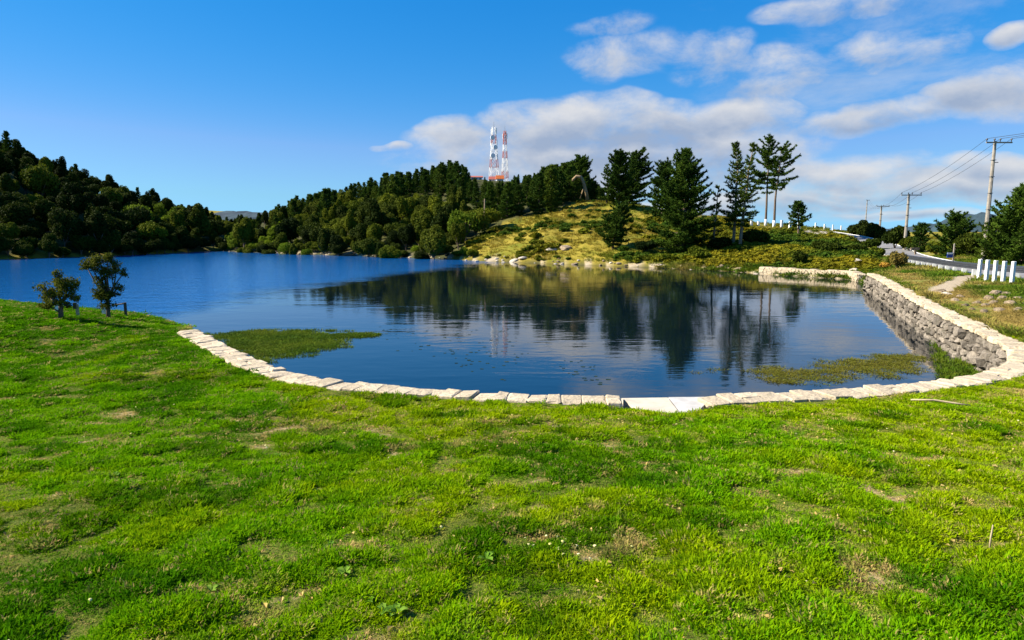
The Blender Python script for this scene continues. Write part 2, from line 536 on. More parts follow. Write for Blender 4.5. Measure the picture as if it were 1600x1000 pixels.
def ground_mat():
    m, g = new_mat('ground')
    geo = g.n('ShaderNodeNewGeometry')
    pos = geo.outputs['Position']
    A = lambda nm: g.n('ShaderNodeAttribute', attribute_type='GEOMETRY', attribute_name=nm).outputs['Fac']
    n_s = g.noise(pos, 38.0, 5.0, 0.7)
    n_m = g.noise(pos, 1.3, 5.0, 0.6)
    n_l = g.noise(pos, 0.16, 4.0, 0.6)
    lawn = g.mix(g.ramp(n_s, .3, .7), (0.045, 0.090, 0.003, 1), (0.17, 0.175, 0.030, 1))
    thatch = g.mix(g.ramp(n_s, .3, .7), (0.26, 0.19, 0.08, 1), (0.46, 0.35, 0.17, 1))
    fleck = g.noise(pos, 8.0, 4.0, 0.65)
    dry_f = g.ramp(g.m('ADD', A('dry'), g.m('MULTIPLY', g.m('SUBTRACT', fleck, .5), 1.7)), .38, .75)
    lawn = g.mix(dry_f, lawn, thatch)
    hill = g.mix(g.ramp(n_m, .3, .7), (0.195, 0.160, 0.016, 1), (0.29, 0.225, 0.034, 1))
    hill = g.mix(g.ramp(n_l, .46, .66), hill, (0.145, 0.155, 0.015, 1))
    soil = g.mix(g.ramp(n_m, .3, .7), (0.035, 0.035, 0.012, 1), (0.07, 0.075, 0.02, 1))
    sand = g.mix(g.ramp(n_s, .3, .7), (0.30, 0.24, 0.16, 1), (0.48, 0.40, 0.28, 1))
    bank = g.mix(g.ramp(n_m, .35, .65), (0.10, 0.14, 0.012, 1), (0.26, 0.21, 0.06, 1))
    mud = (0.035, 0.04, 0.025, 1)
    c = g.mix(A('lawn'), hill, lawn)
    c = g.mix(A('bank'), c, bank)
    c = g.mix(A('soil'), c, soil)
    c = g.mix(A('sand'), c, sand)
    c = g.mix(A('mud'), c, mud)
    h = g.m('ADD', n_s, g.m('MULTIPLY', n_m, 3.0))
    finish(g, c, 0.95, h, 0.7, 0.05, 0.1)
    return m


M['ground'] = ground_mat()


def water_mat():
    m, g = new_mat('lake_water')
    geo = g.n('ShaderNodeNewGeometry')
    pos = geo.outputs['Position']
    sep = g.n('ShaderNodeSeparateXYZ', {0: pos})
    X, Y = sep.outputs[0], sep.outputs[1]
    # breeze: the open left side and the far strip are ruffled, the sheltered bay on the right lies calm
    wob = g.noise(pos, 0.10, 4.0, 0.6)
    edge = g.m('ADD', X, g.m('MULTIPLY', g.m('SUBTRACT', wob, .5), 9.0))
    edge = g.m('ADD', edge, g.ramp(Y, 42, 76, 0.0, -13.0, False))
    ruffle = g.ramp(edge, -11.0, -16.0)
    streak_v = g.n('ShaderNodeMapping', {'Vector': pos, 'Scale': (0.22, 0.9, 1)})
    streak = g.noise(streak_v.outputs[0], 0.35, 4.0, 0.6)
    mid = g.m('MULTIPLY', g.ramp(streak, 0.52, 0.72), 0.10)
    amp = g.m('MAXIMUM', ruffle, mid)
    vm = g.n('ShaderNodeMapping', {'Vector': pos, 'Scale': (0.55, 1.0, 1)})
    w1 = g.noise(vm.outputs[0], 3.2, 4.0, 0.55)
    w2 = g.noise(vm.outputs[0], 0.9, 2.0, 0.5)
    calm = g.m('ADD', g.m('MULTIPLY', w1, 0.003), g.m('MULTIPLY', w2, 0.006))
    rough_w = g.m('MULTIPLY', g.m('ADD', g.m('MULTIPLY', w1, 0.045), g.m('MULTIPLY', w2, 0.05)), amp)
    hgt = g.m('ADD', calm, rough_w)
    b = g.n('ShaderNodeBump', {'Strength': 1.0, 'Distance': 1.0, 'Height': hgt})
    rg = g.m('ADD', 0.015, g.m('MULTIPLY', amp, 0.10))
    deep_tone = g.mix(ruffle, (0.002, 0.007, 0.012, 1), (0.003, 0.080, 0.27, 1))  # ruffled side: sky reflection put into a bluer base colour
    p = g.n('ShaderNodeBsdfPrincipled', {'Base Color': deep_tone, 'Roughness': rg, 'IOR': 1.48,
                                         'Specular IOR Level': 0.5, 'Normal': b.outputs[0]})
    g.n('ShaderNodeOutputMaterial', {'Surface': p.outputs[0]})
    return m


M['lake_water'] = water_mat()


def road_mat():
    m, g = new_mat('asphalt')
    geo = g.n('ShaderNodeNewGeometry')
    n = g.noise(geo.outputs['Position'], 1.2, 6.0, 0.6)
    n2 = g.noise(geo.outputs['Position'], 40, 3.0, 0.6)
    c = g.mix(g.ramp(n, .3, .7), (0.17, 0.165, 0.16, 1), (0.25, 0.24, 0.23, 1))
    finish(g, c, 0.85, n2, 0.3, 0.01, 0.3)
    return m


M['asphalt'] = road_mat()
M['gravel_path'] = simple_mat('gravel_path', (0.46, 0.37, 0.25), 0.3, 3, 0.95, 0.6, 0.03)

# ------------------------------------------------------------------ plan of the place
Z_CAP = 0.90
CAP_W = 0.50
left_px = [(292, 516), (340, 543), (400, 571), (470, 591), (560, 603), (660, 611), (760, 617), (860, 621), (972, 624)]
right_px = [(1100, 624), (1200, 619), (1300, 614), (1400, 606), (1480, 598), (1545, 588), (1588, 574), (1604, 560), (1600, 547), (1578, 534), (1545, 519)]
far_px = [(1543, 518.5), (1480, 490), (1430, 464), (1392, 443), (1362, 428)]
cap_left = smooth_line([on_z(x, y, Z_CAP)[:2] for x, y in left_px], 0.1)
cap_right = smooth_line([on_z(x, y, Z_CAP)[:2] for x, y in right_px], 0.1)
cap_far = smooth_line([on_z(x, y, Z_CAP)[:2] for x, y in far_px], 0.1)
WALL = np.concatenate([cap_left[::4], cap_right[::4], cap_far[::4]])
shore_px = [(1365, 447), (1345, 441), (1330, 437), (1260, 433), (1200, 429), (1150, 424.5), (1050, 419.5), (950, 415.5), (850, 411.5),
            (760, 408.5), (700, 405), (560, 400), (450, 396.5), (350, 393), (335, 392), (200, 399), (100, 402.5), (0, 405)]
shore = [on_z(x, y, 0)[:2] for x, y in shore_px] + [np.array(p) for p in ((-75, 76), (-82, 64), (-60, 49), (-40, 40), (-25.3, 31.5), (-20.2, 28.8),
                                                                            (-15.2, 26.2), (-11.6, 22.6), (-9.4, 18.6))]
LAKE = np.concatenate([WALL, np.array(shore)])
NAT = np.vstack([cap_far[-1:], np.array(shore), cap_left[:1]])

road_ctrl = [(23.6, 14, 1.5), (25.3, 25, 1.3), (27.6, 34.5, 1.10), (30.6, 43, 1.05), (34.4, 53, 1.05), (40.6, 67, 1.15), (48.0, 82, 1.5), (51, 92, 2.2), (51.5, 100, 3.0), (49, 108, 3.9), (43, 117, 4.6), (34, 126, 4.6), (24, 136, 4.2)]
ROAD = smooth_line(road_ctrl, 1.5)
main_ctrl = [(48.0, 82, 1.5), (58, 101, 1.5), (72, 130, 1.6), (95, 175, 1.8)]
ROAD2 = smooth_line(main_ctrl, 2.5)

S = on_s
ctrl = []
for (x, y, z) in [(-30, -20, 1.2), (0, -20, 1.8), (30, -20, 1.8), (-30, 5, .9), (-8, 5, 1.0), (12, 5, 1.1), (18, 12, 1.3), (22, 22, 1.25), (-40, 25, .8), (-80, 30, 2), (-110, 50, 6),
                  (-8, 12, .88), (14, 14, 1.0), (16.5, 22, 1.02), (20, 30, 1.0), (23.5, 36, 1.0), (60, 20, 2), (60, 60, 1.5), (95, 60, 2), (40, 40, 1.1), (80, 100, 1.6), (100, 150, 1.8), (150, 60, 3),
                  (-300, 20, 20), (-300, 200, 40), (-200, 100, 40), (-220, 300, 22), (-100, 250, 5), (-130, 290, 7), (-70, 230, 7), (0, 350, 10), (-95, 200, 4.5), (-80, 165, 5), (30, 230, 9), (40, 160, 5), (150, 250, 2), (250, 150, 2), (120, 350, 3), (300, 350, 3), (-100, -60, 3), (80, -60, 2), (0, -60, 2)]:
    ctrl.append((x, y, z))
for (px, py, s) in [(0, 246, 122), (100, 288, 132), (200, 318, 142), (300, 343, 150), (365, 352, 168), (-150, 180, 130), (-300, 150, 130), (430, 352, 160),
                    (450, 350, 150), (560, 314, 172), (640, 298, 185), (700, 286, 200), (780, 287, 210), (860, 296, 165), (880, 300, 150), (918, 317, 108), (960, 322, 106),
                    (1000, 332, 104), (1060, 340, 100), (1160, 352, 97), (1235, 357, 95), (958, 390, 69), (1065, 396, 68), (1150, 388, 68), (1248, 371, 80), (1000, 380, 72), (880, 350, 88),
                    (830, 372, 80), (760, 350, 100), (600, 350, 118), (500, 365, 118), (700, 335, 120), (1290, 385, 66), (1320, 392, 60), (1190, 402, 60), (1100, 400, 65), (100, 340, 105), (200, 355, 112), (0, 320, 100), (300, 370, 125)]:
    p = S(px, py, s)
    ctrl.append(tuple(p))
for p in shore[3:17]:
    ctrl.append((p[0], p[1], 0.25))
ctrl = np.array(ctrl)


def tps_fit(C, lam=2.0):
    n = len(C); X = C[:, :2] / 100.0
    d = np.linalg.norm(X[:, None] - X[None], axis=2)
    K = np.where(d > 0, d * d * np.log(d + 1e-12), 0) + np.eye(n) * lam * 1e-3
    P = np.c_[np.ones(n), X]
    A = np.block([[K, P], [P.T, np.zeros((3, 3))]])
    return np.linalg.solve(A, np.r_[C[:, 2], 0, 0, 0]), X


TW, TX = tps_fit(ctrl)


def tps(x, y):
    x = np.asarray(x, float) / 100.0; y = np.asarray(y, float) / 100.0
    z = TW[-3] + TW[-2] * x + TW[-1] * y
    for w, (a, b) in zip(TW[:-3], TX):
        d2 = (x - a) ** 2 + (y - b) ** 2
        z = z + w * 0.5 * d2 * np.log(d2 + 1e-12)
    return z


def lawn_fn(x, y):
    return 0.86 + 0.093 * 1.1 * np.log1p(np.exp(np.clip((9.0 - np.maximum(y, -1)) / 1.1, -30, 30))) + 0.06 * (fbm(x * .5, y * .5, 5, 3) - .5) + .045 * (fbm(x * 1.6, y * 1.6, 6, 2) - .5)


LAWN_EDGE = [(-200, 200)] + [tuple(p) for p in cap_left[::8]] + [tuple(p) for p in cap_right[:90:8]]


def lawn_mask(x, y):
    """1 on the mown foreground lawn"""
    right = sstep(x, 10.5, 13.5) * sstep(y, 10.2, 12.2)
    far = sstep(y - 0.45 * np.maximum(-x - 10, 0), 36, 46)
    return np.clip(1 - right, 0, 1) * np.clip(1 - far, 0, 1) * (1 - sstep(x, 16, 20))


def height(x, y, full=False):
    x = np.asarray(x, float); y = np.asarray(y, float)
    ins = inside(x, y, LAKE)
    dl, _ = poly_dist(x, y, np.vstack([LAKE, LAKE[:1]]))
    dw, _ = poly_dist(x, y, WALL)
    lm = lawn_mask(x, y)
    hill = np.clip(tps(x, y), 0.2, 60)
    bumps = (fbm(x * .22, y * .22, 31, 4) - .5) * np.clip((y - 30) / 40, 0.08, 1.3) * 1.5
    hill = hill + bumps * sstep(dl, 1, 6)
    far_r = np.hypot(x, y)
    hill = hill * (1 - sstep(far_r, 420, 800)) + 1.0 * sstep(far_r, 420, 800)
    z = hill * (1 - lm) + lawn_fn(x, y) * lm
    # natural shores: ramp from the water line
    dnat, _ = poly_dist(x, y, NAT)
    nat = 0.02 + np.where(lm > .5, .17, .42) * dnat
    is_wall = 1 - sstep(dw, 1.2, 2.8)
    zn = np.minimum(z, nat)
    z = zn * (1 - is_wall) + (0.86 + np.where(lm > .5, z - .86, 0) * sstep(dw, .4, 1.5) + (1 - lm) * 0.06 * (dw)) * is_wall
    qs = on_z(1036, 636, .8)
    z = z - .17 * np.exp(-(((x - qs[0]) / .75) ** 2 + ((y - qs[1]) / .55) ** 2) ** 2)
    # road beds
    for R in (ROAD, ROAD2):
        dr, al = poly_dist(x, y, R)
        rz = np.interp(al, np.arange(len(R)), R[:, 2])
        k = 1 - sstep(dr, 2.5, 5.5)
        z = np.where(ins, z, z * (1 - k) + (rz - 0.05) * k)
    # the bed of the lake
    bed = -np.minimum(1.6, 0.12 + 0.30 * dl)
    bed = np.where(dw < 3.0, np.minimum(bed, -0.5), bed)
    z = np.where(ins, bed, z)
    if full:
        return z, ins, dl, dw, lm
    return z


GRID = {}


def hz(x, y):
    """height of the built ground sheet"""
    xs, ys, Z = GRID['x'], GRID['y'], GRID['z']
    i = min(max(int(np.searchsorted(xs, x)) - 1, 0), len(xs) - 2)
    j = min(max(int(np.searchsorted(ys, y)) - 1, 0), len(ys) - 2)
    u = (x - xs[i]) / (xs[i + 1] - xs[i]); v = (y - ys[j]) / (ys[j + 1] - ys[j])
    return float((Z[j, i] * (1 - u) + Z[j, i + 1] * u) * (1 - v) + (Z[j + 1, i] * (1 - u) + Z[j + 1, i + 1] * u) * v)


def ground_hit(px, py, s0=4.0, s1=400.0):
    """where the sight line of a photo point first meets the ground"""
    s = s0
    a, b, c = ray(px, py)
    while s < s1:
        if CAM_Z + c * s < hz(a * s, b * s):
            lo, hi = s / 1.012, s
            for _ in range(12):
                m = (lo + hi) / 2
                if CAM_Z + c * m < hz(a * m, b * m): hi = m
                else: lo = m
            return np.array([a * hi, b * hi, hz(a * hi, b * hi)])
        s *= 1.012
    return None


def foot(px, py, s):
    """ground point for a photo point expected at about distance s"""
    p = ground_hit(px, py, s * .72, s * 1.35)
    if p is None:
        p = on_s(px, py, s); p[2] = hz(p[0], p[1])
    return p


def dryness(x, y):
    n = fbm(x * .40 + 3, y * .40, 71, 3, .55)
    n2 = fbm(x * 4.6, y * 4.6, 91, 3, .62)
    n3 = fbm(x * 1.5, y * 1.5, 95, 3, .6)
    d = sstep(n2 + (n - .5) * .45 + (n3 - .5) * .5, .54, .74) * .95
    # worn patches left of the middle near the coping
    q = on_z(500, 670, 1.0)
    w = np.exp(-(((x - q[0]) / 1.0) ** 2 + ((y - q[1]) / .45) ** 2))
    q = on_z(730, 690, 1.0)
    w = np.maximum(w, .7 * np.exp(-(((x - q[0]) / .9) ** 2 + ((y - q[1]) / .4) ** 2)))
    return np.clip(np.maximum(d, w * (.5 + .9 * sstep(n2, .35, .65))), 0, 1) * .8


def axis(lo_f, hi_f, step, lo, hi, g=1.07, mx=60):
    a = list(np.arange(lo_f, hi_f + 1e-6, step))
    s = step
    while a[-1] < hi:
        s = min(s * g, mx if a[-1] > 260 else 2.2); a.append(a[-1] + s)
    s = step; b = []
    c = a[0]
    while c > lo:
        s = min(s * g, mx if c < -260 else 2.2); c -= s; b.append(c)
    return np.array(b[::-1] + a)


def build_ground():
    xs = axis(-14, 26, 0.25, -4200, 4200)
    ys = axis(1.0, 44, 0.25, -600, 5200)
    Xg, Yg = np.meshgrid(xs, ys)
    z, ins, dl, dw, lm = height(Xg.ravel(), Yg.ravel(), True)
    x, y = Xg.ravel(), Yg.ravel()
    nx, ny = len(xs), len(ys)
    GRID.update(x=xs, y=ys, z=z.reshape(ny, nx))
    i = np.arange(nx * ny).reshape(ny, nx)
    F = np.stack([i[:-1, :-1], i[:-1, 1:], i[1:, 1:], i[1:, :-1]], -1).reshape(-1, 4)
    out = ~ins
    nat = out & (dw > 1.5)
    sand = np.where(nat & (lm < .5) & (x / np.maximum(y, 1) > -.47), 1 - sstep(dl + (fbm(x * .3, y * .3, 8) - .5) * 1.6, .25, .8), 0)
    # the pale foot path up the right bank and the dry strip behind the wall
    path = [on_z(1468, 452, 1.05)[:2], on_z(1490, 443, 1.08)[:2], on_z(1520, 430, 1.1)[:2]]
    dp, _ = poly_dist(x, y, np.array(path))
    sand = np.maximum(sand, 1 - sstep(dp, .5, .9))
    woods = forest_mask(x, y)
    bank = out * sstep(x, 9, 13) * (1 - sstep(y, 42, 52)) * (1 - lm)
    bank = np.maximum(bank, out * sstep(x, 26, 30) * (1 - sstep(y, 90, 130)))
    me = mesh_np('ground', np.c_[x, y, z], F, [M['ground']], True,
                 dict(dry=dryness(x, y), lawn=lm, soil=woods, sand=sand, bank=bank, mud=ins.astype(float)))
    tag(link('ground', me), kind='structure')


WOOD_LEFT = [(-160, 60), (-66, 82.5), (-58, 96), (-56, 120), (-62, 200), (-110, 320), (-320, 320), (-320, 60)]
WOOD_MID = [tuple(on_z(350, 392.5, .2)[:2]), tuple(on_z(450, 396, .2)[:2]), tuple(on_z(560, 399.5, .2)[:2]), tuple(on_z(690, 404, .2)[:2]),
            tuple(on_s(720, 392, 84)[:2]), tuple(on_s(770, 362, 96)[:2]), tuple(on_s(850, 338, 101)[:2]), tuple(on_s(905, 312, 112)[:2]), (22, 140), (36, 240), (-40, 270), (-110, 250)]


def forest_mask(x, y):
    return np.maximum(inside(x, y, WOOD_LEFT), inside(x, y, WOOD_MID)).astype(float)


build_ground()

# water sheet
wx = [-100, 30]; wy = [8.5, 130]
me = mesh_np('lake', [[-100, 8.8, 0], [30, 8.8, 0], [30, 130, 0], [-100, 130, 0]], [[0, 1, 2, 3]], [M['lake_water']])
lk = tag(link('lake', me), kind='structure')


def ribbon(name, line, half, mat, dz=0.0, thick=None):
    t = np.gradient(line[:, :2], axis=0)
    t /= np.linalg.norm(t, axis=1)[:, None]
    nrm = np.c_[t[:, 1], -t[:, 0]]
    V = []
    ks = np.linspace(-1, 1, 5)
    for k in ks:
        V.append(np.c_[line[:, :2] + nrm * half * k, line[:, 2] + dz - 0.04 * k * k])
    n = len(line)
    V = np.concatenate(V)
    F = []
    for a in range(len(ks) - 1):
        for i in range(n - 1):
            F.append([a * n + i, (a + 1) * n + i, (a + 1) * n + i + 1, a * n + i + 1])
    return tag(link(name, mesh_np(name, V, F, [mat], True)), kind='structure')


ribbon('road', ROAD, 2.0, M['asphalt'], 0.02)
ribbon('road', ROAD2, 2.0, M['asphalt'], 0.014)


def edge_line(line, off, dz):
    t = np.gradient(line[:, :2], axis=0)
    t /= np.linalg.norm(t, axis=1)[:, None]
    nrm = np.c_[t[:, 1], -t[:, 0]]
    return np.c_[line[:, :2] + nrm * off, line[:, 2] + dz]


ribbon('road_marking', edge_line(ROAD, 1.78, 0), 0.05, M['white_paint'], 0.04)
ribbon('road_marking', edge_line(ROAD, -1.78, 0), 0.05, M['white_paint'], 0.04)

M['shoulder'] = simple_mat('shoulder', (0.40, 0.36, 0.30), 0.3, 2, 0.95, 0.6, 0.03)

# pale gravel shoulder of the climbing road, lying on the hillside
def draped(name, top, bot, mat, nx=24, ny=4):
    xs_ = np.linspace(top[0][0], top[-1][0], nx)
    V = []; ok = True
    for x in xs_:
        a = np.interp(x, [q[0] for q in top], [q[1] for q in top]); b = np.interp(x, [q[0] for q in bot], [q[1] for q in bot])
        for k in range(ny):
            p = ground_hit(x, a + (b - a) * k / (ny - 1), 45, 135)
            if p is None: p = np.array(V[-1]) - np.array([0, 0, .03]) if V else on_s(x, b, 95)
            V.append((p[0], p[1], p[2] + .03))
    F = [[i * ny + k, i * ny + k + 1, (i + 1) * ny + k + 1, (i + 1) * ny + k] for i in range(nx - 1) for k in range(ny - 1)]
    return tag(link(name, mesh_np(name, V, F, [mat], True)), kind='structure')


draped('gravel_shoulder', [(1256, 359.5), (1285, 361), (1318, 364), (1332, 371)], [(1256, 362), (1285, 368), (1318, 377), (1332, 381)], M['shoulder'])

# far hills beyond the fields
def far_hill(name, c, rx, ry, h, seed, label):
    n = 40
    th = np.linspace(0, 2 * np.pi, n, endpoint=False)
    V = []; F = []
    rings = 14
    for r in range(rings):
        t = r / (rings - 1)
        for a in th:
            rr = 1 - t
            px = math.cos(a) * rx * rr; py = math.sin(a) * ry * rr
            nz = fbm(np.array([c[0] / 30 + px / 18]), np.array([py / 18]), seed, 4)[0]
            V.append((px, py, (h * (1 - rr ** 2.4)) * (0.75 + .5 * nz) - 2 * (r == 0)))
    for r in range(rings - 1):
        for k in range(n):
            F.append([r * n + k, r * n + (k + 1) % n, (r + 1) * n + (k + 1) % n, (r + 1) * n + k])
    tag(link(name, mesh_np(name, V, F, [M['hazed_wood']], False), None, c), kind='structure')


M['hazed_wood'] = simple_mat('hazed_wood', (0.030, 0.060, 0.075), 0.5, 0.05, 0.95, 1.0, 2.0, col2=(0.020, 0.035, 0.050))  # distance haze painted as a bluish tone in the wood's colour
p = on_s(1452, 366, 900); far_hill('hills', (p[0], p[1], 0), 42, 60, 15, 3, '')
p = on_s(1530, 366, 800); far_hill('hills', (p[0], p[1], 0), 60, 60, 26, 6, '')
p = on_s(1400, 364, 1500); far_hill('hills', (p[0], p[1], 0), 200, 120, 11, 9, '')
p = on_s(392, 358, 330); far_hill('hills', (p[0], p[1], 0), 52, 60, 12.5, 12, '')
p = on_s(330, 358, 420); far_hill('hills', (p[0], p[1], 0), 70, 60, 14, 15, '')

# ------------------------------------------------------------------ stone walls round the lake
def slab_variants(n, seed, mat, jitter=.07, bevel=.12):
    out = []
    for k in range(n):
        rng = random.Random(seed + k)
        bm = bmesh.new()
        bmesh.ops.create_cube(bm, size=1.0)
        bmesh.ops.bevel(bm, geom=bm.edges[:], offset=bevel, segments=1, profile=.6, affect='EDGES')
        for v in bm.verts:
            v.co += Vector((rng.uniform(-1, 1), rng.uniform(-1, 1), rng.uniform(-1, 1))) * jitter
        me = bpy.data.meshes.new('stone_block')
        bm.to_mesh(me); bm.free()
        me.materials.append(mat)
        out.append(me)
    return out


def rock_variants(n, seed, mat, sub=2, jit=.22):
    out = []
    for k in range(n):
        rng = np.random.default_rng(seed + k)
        bm = bmesh.new()
        bmesh.ops.create_icosphere(bm, subdivisions=sub, radius=1.0)
        planes = [(rng.normal(size=3), rng.uniform(.55, .9)) for _ in range(9)]
        for v in bm.verts:
            c = np.array(v.co)
            for d, o in planes:
                d = d / np.linalg.norm(d)
                t = c @ d
                if t > o: c = c - d * (t - o) * .9
            c = c * (1 + rng.uniform(-jit, jit) * .35)
            v.co = c
        me = bpy.data.meshes.new('rock')
        bm.to_mesh(me); bm.free()
        me.materials.append(mat)
        out.append(me)
    return out


CAPS = slab_variants(12, 10, M['cap_stone'], .06, .11)
RUBBLE = slab_variants(9, 50, M['rubble'], .13, .2)
ROCKS = rock_variants(6, 3, M['rock'])
PALE = rock_variants(6, 30, M['rock_pale'])


def arc(line):
    return np.r_[0, np.cumsum(np.linalg.norm(np.diff(line, axis=0), axis=1))]


def stone_wall(line, label, zc, face_side, rubble, seed, width=CAP_W, group='stone walls round the lake'):
    """line runs along the coping's middle; face_side +1: the lake lies to the left of the line's direction"""
    rng = random.Random(seed)
    base = thing('stone_wall', (line[0][0], line[0][1], 0), label, 'wall', group)
    org = np.array([line[0][0], line[0][1], 0])
    L = arc(line)
    # core of mortar and hearting
    st = line[::3] if (len(line) - 1) % 3 == 0 else np.vstack([line[::3], line[-1:]])
    t = np.gradient(st, axis=0); t /= np.linalg.norm(t, axis=1)[:, None]
    nr = np.c_[-t[:, 1], t[:, 0]] * face_side
    zt = zc(np.interp(np.linspace(0, 1, len(st)), [0, 1], [0, L[-1]])) - 0.045
    wl = width / 2
    prof = [(wl * .84, 'b'), (wl * .80, 't'), (-wl * .84, 't'), (-wl * .84, 'b')]
    V = []
    for off, k in prof:
        V.append(np.c_[st + nr * off, zt if k == 't' else np.full(len(st), -0.9)])
    V = np.concatenate(V) - org
    n = len(st); F = []
    for a in range(4):
        b = (a + 1) % 4
        for i in range(n - 1):
            F.append([a * n + i, a * n + i + 1, b * n + i + 1, b * n + i])
    F2 = np.array([[0, n, 2 * n, 3 * n], [n - 1, 4 * n - 1, 3 * n - 1, 2 * n - 1]])
    FF = np.vstack([F, F2])
    side = np.r_[np.zeros(n - 1), np.ones(n - 1), np.zeros(2 * (n - 1)), [0, 0]]
    me = mesh_np('mortar_core', V, FF, [M['mortar' if rubble else 'pale_mortar'], M['pale_mortar']], False, None, side)
    link('mortar_core', me, base)
    # coping stones
    s = 0.0
    while s < L[-1] - .15:
        l = min(rng.uniform(.17, .38), L[-1] - s)
        m = s + l / 2
        x, y = np.interp(m, L, line[:, 0]), np.interp(m, L, line[:, 1])
        x2, y2 = np.interp(min(m + .2, L[-1]), L, line[:, 0]), np.interp(min(m + .2, L[-1]), L, line[:, 1])
        x1, y1 = np.interp(max(m - .2, 0), L, line[:, 0]), np.interp(max(m - .2, 0), L, line[:, 1])
        a = math.atan2(y2 - y1, x2 - x1)
        zz = float(zc(m))
        h = rng.uniform(.10, .13)
        nx, ny = -math.sin(a), math.cos(a)
        cut = rng.uniform(.38, .62) if rng.random() < .35 else None
        for lo, hi in (((0, cut), (cut, 1)) if cut else ((0, 1),)):
            off = ((lo + hi) / 2 - .5) * width + rng.uniform(-.03, .03)
            link('coping_stone', rng.choice(CAPS), base, (x - org[0] + nx * off, y - org[1] + ny * off, zz - h / 2 + rng.uniform(-.015, .02)),
                 (rng.uniform(-.06, .06), rng.uniform(-.05, .05), a + rng.uniform(-.1, .1) + (math.pi if rng.random() < .5 else 0)), (l * 1.05, width * (hi - lo) * rng.uniform(.88, 1.10), h))
        s += l
    # rubble stones of the lake face
    if rubble:
        row = 0
        z = -0.12
        cnt = 0
        while z < zc(0) - .2 and cnt < 300:
            hgt = rng.uniform(.19, .26)
            s = rng.uniform(0, .2)
            while s < L[-1] - .05 and cnt < 300:
                l = rng.uniform(.2, .42) * (1 + .9 * min(1, s / 18 if rubble == 'away' else (L[-1] - s) / 18))
                m = s + l / 2
                x, y = np.interp(m, L, line[:, 0]), np.interp(m, L, line[:, 1])
                x2, y2 = np.interp(min(m + .2, L[-1]), L, line[:, 0]), np.interp(min(m + .2, L[-1]), L, line[:, 1])
                x1, y1 = np.interp(max(m - .2, 0), L, line[:, 0]), np.interp(max(m - .2, 0), L, line[:, 1])
                a = math.atan2(y2 - y1, x2 - x1)
                nx, ny = -math.sin(a) * face_side, math.cos(a) * face_side
                off = wl * .80 + rng.uniform(-.03, .06) - .05 * (z / .8)
                link('stone', rng.choice(RUBBLE), base, (x - org[0] + nx * off, y - org[1] + ny * off, z + hgt / 2 + rng.uniform(-.03, .03)),
                     (rng.uniform(-.25, .25), rng.uniform(-.3, .3), a + rng.uniform(-.25, .25)), (l * .92, rng.uniform(.16, .30), hgt * rng.uniform(.8, 1.08)))
                s += l
                cnt += 1
            z += hgt
    return base


flat = lambda s: Z_CAP + np.asarray(s) * 0
stone_wall(cap_left, 'low curved stone wall with pale coping along the lawn, left of the spillway slab', flat, 1, None, 5)
stone_wall(cap_right, 'curved stone wall with pale coping from the spillway round the near right corner', flat, 1, 'near', 6)
stone_wall(cap_far, 'straight rubble retaining wall with pale coping running away along the right bank', lambda s: Z_CAP + 0.04 + np.asarray(s) * 0, 1, 'away', 7, .52)

# the concrete spillway between the two coping ends
sp = thing('spillway', (*on_z(1036, 634, .8)[:2], 0), 'flat concrete spillway slab in the gap of the coping', 'spillway')
so = np.array(sp.location)


def slab(name, px, z, th, mat, parent, seed):
    P = np.array([on_z(x, y, z) for x, y in px]) - so
    n = len(P)
    Q = P.copy(); Q[:, 2] -= th
    V = np.vstack([P, Q]); T = []
    for k in range(1, n - 1):
        T += [[0, k, k + 1], [n, n + k + 1, n + k]]
    F = []
    for k in range(n):
        F.append([k, n + k, n + (k + 1) % n, (k + 1) % n])
    me = mesh_np(name, V, [np.array(T), np.array(F)], [mat])
    return link(name, me, parent)


slab('slab', [(971, 622), (1043, 621), (1062, 645), (1035, 648), (1000, 640)], .84, .5, M['concrete_tan'], sp, 1)
slab('slab', [(1044.5, 620.5), (1101, 620), (1101, 632), (1088, 645), (1063.5, 645.5)], .828, .5, M['concrete'], sp, 2)

# low pale stone wall on the far right shore
fw_px = [(1188, 428.2), (1225, 430.2), (1260, 432.4), (1300, 434.6), (1330, 436.4), (1346, 440.5)]
fw = smooth_line([np.array(on_z(x, y - .4, 0.0)[:2]) for x, y in fw_px], 0.25)
fb = thing('stone_wall', (fw[0][0], fw[0][1], 0), 'low cream stone wall across the water at the foot of the shrub slope', 'wall', 'stone walls round the lake')
forg = np.array([fw[0][0], fw[0][1], 0])
rng = random.Random(77)
Lf = arc(fw)
mbw = MB()
i = 0
s = 0.0
core = MB()
for k in range(len(fw) - 1):
    c = (fw[k] + fw[k + 1]) / 2
    a = math.atan2(*(fw[k + 1] - fw[k])[::-1])
    core.box((c[0] - forg[0], c[1] - forg[1], .05), (.262, .46, .84 + .06 * math.sin(k * .3)), a)
core.build('mortar_core', M['pale_mortar'], fb)
stones = MB()
for rowz in np.arange(0.0, .46, .14):
    s = rng.uniform(0, .2)
    while s < Lf[-1] - .1:
        l = rng.uniform(.2, .45)
        m = min(s + l / 2, Lf[-1] - .01)
        k = min(int(m / .25), len(fw) - 2)
        a = math.atan2(*(fw[k + 1] - fw[k])[::-1])
        x, y = np.interp(m, Lf, fw[:, 0]), np.interp(m, Lf, fw[:, 1])
        stones.box((x - forg[0] + math.sin(a) * .25, y - forg[1] - math.cos(a) * .25, rowz + .06), (l * .9, rng.uniform(.1, .2), .14), a + rng.uniform(-.1, .1), rng.uniform(.8, 1))
        s += l
tag(stones.build('rubble_face', M['cap_stone'], fb), kind='stuff')
s = 0.0
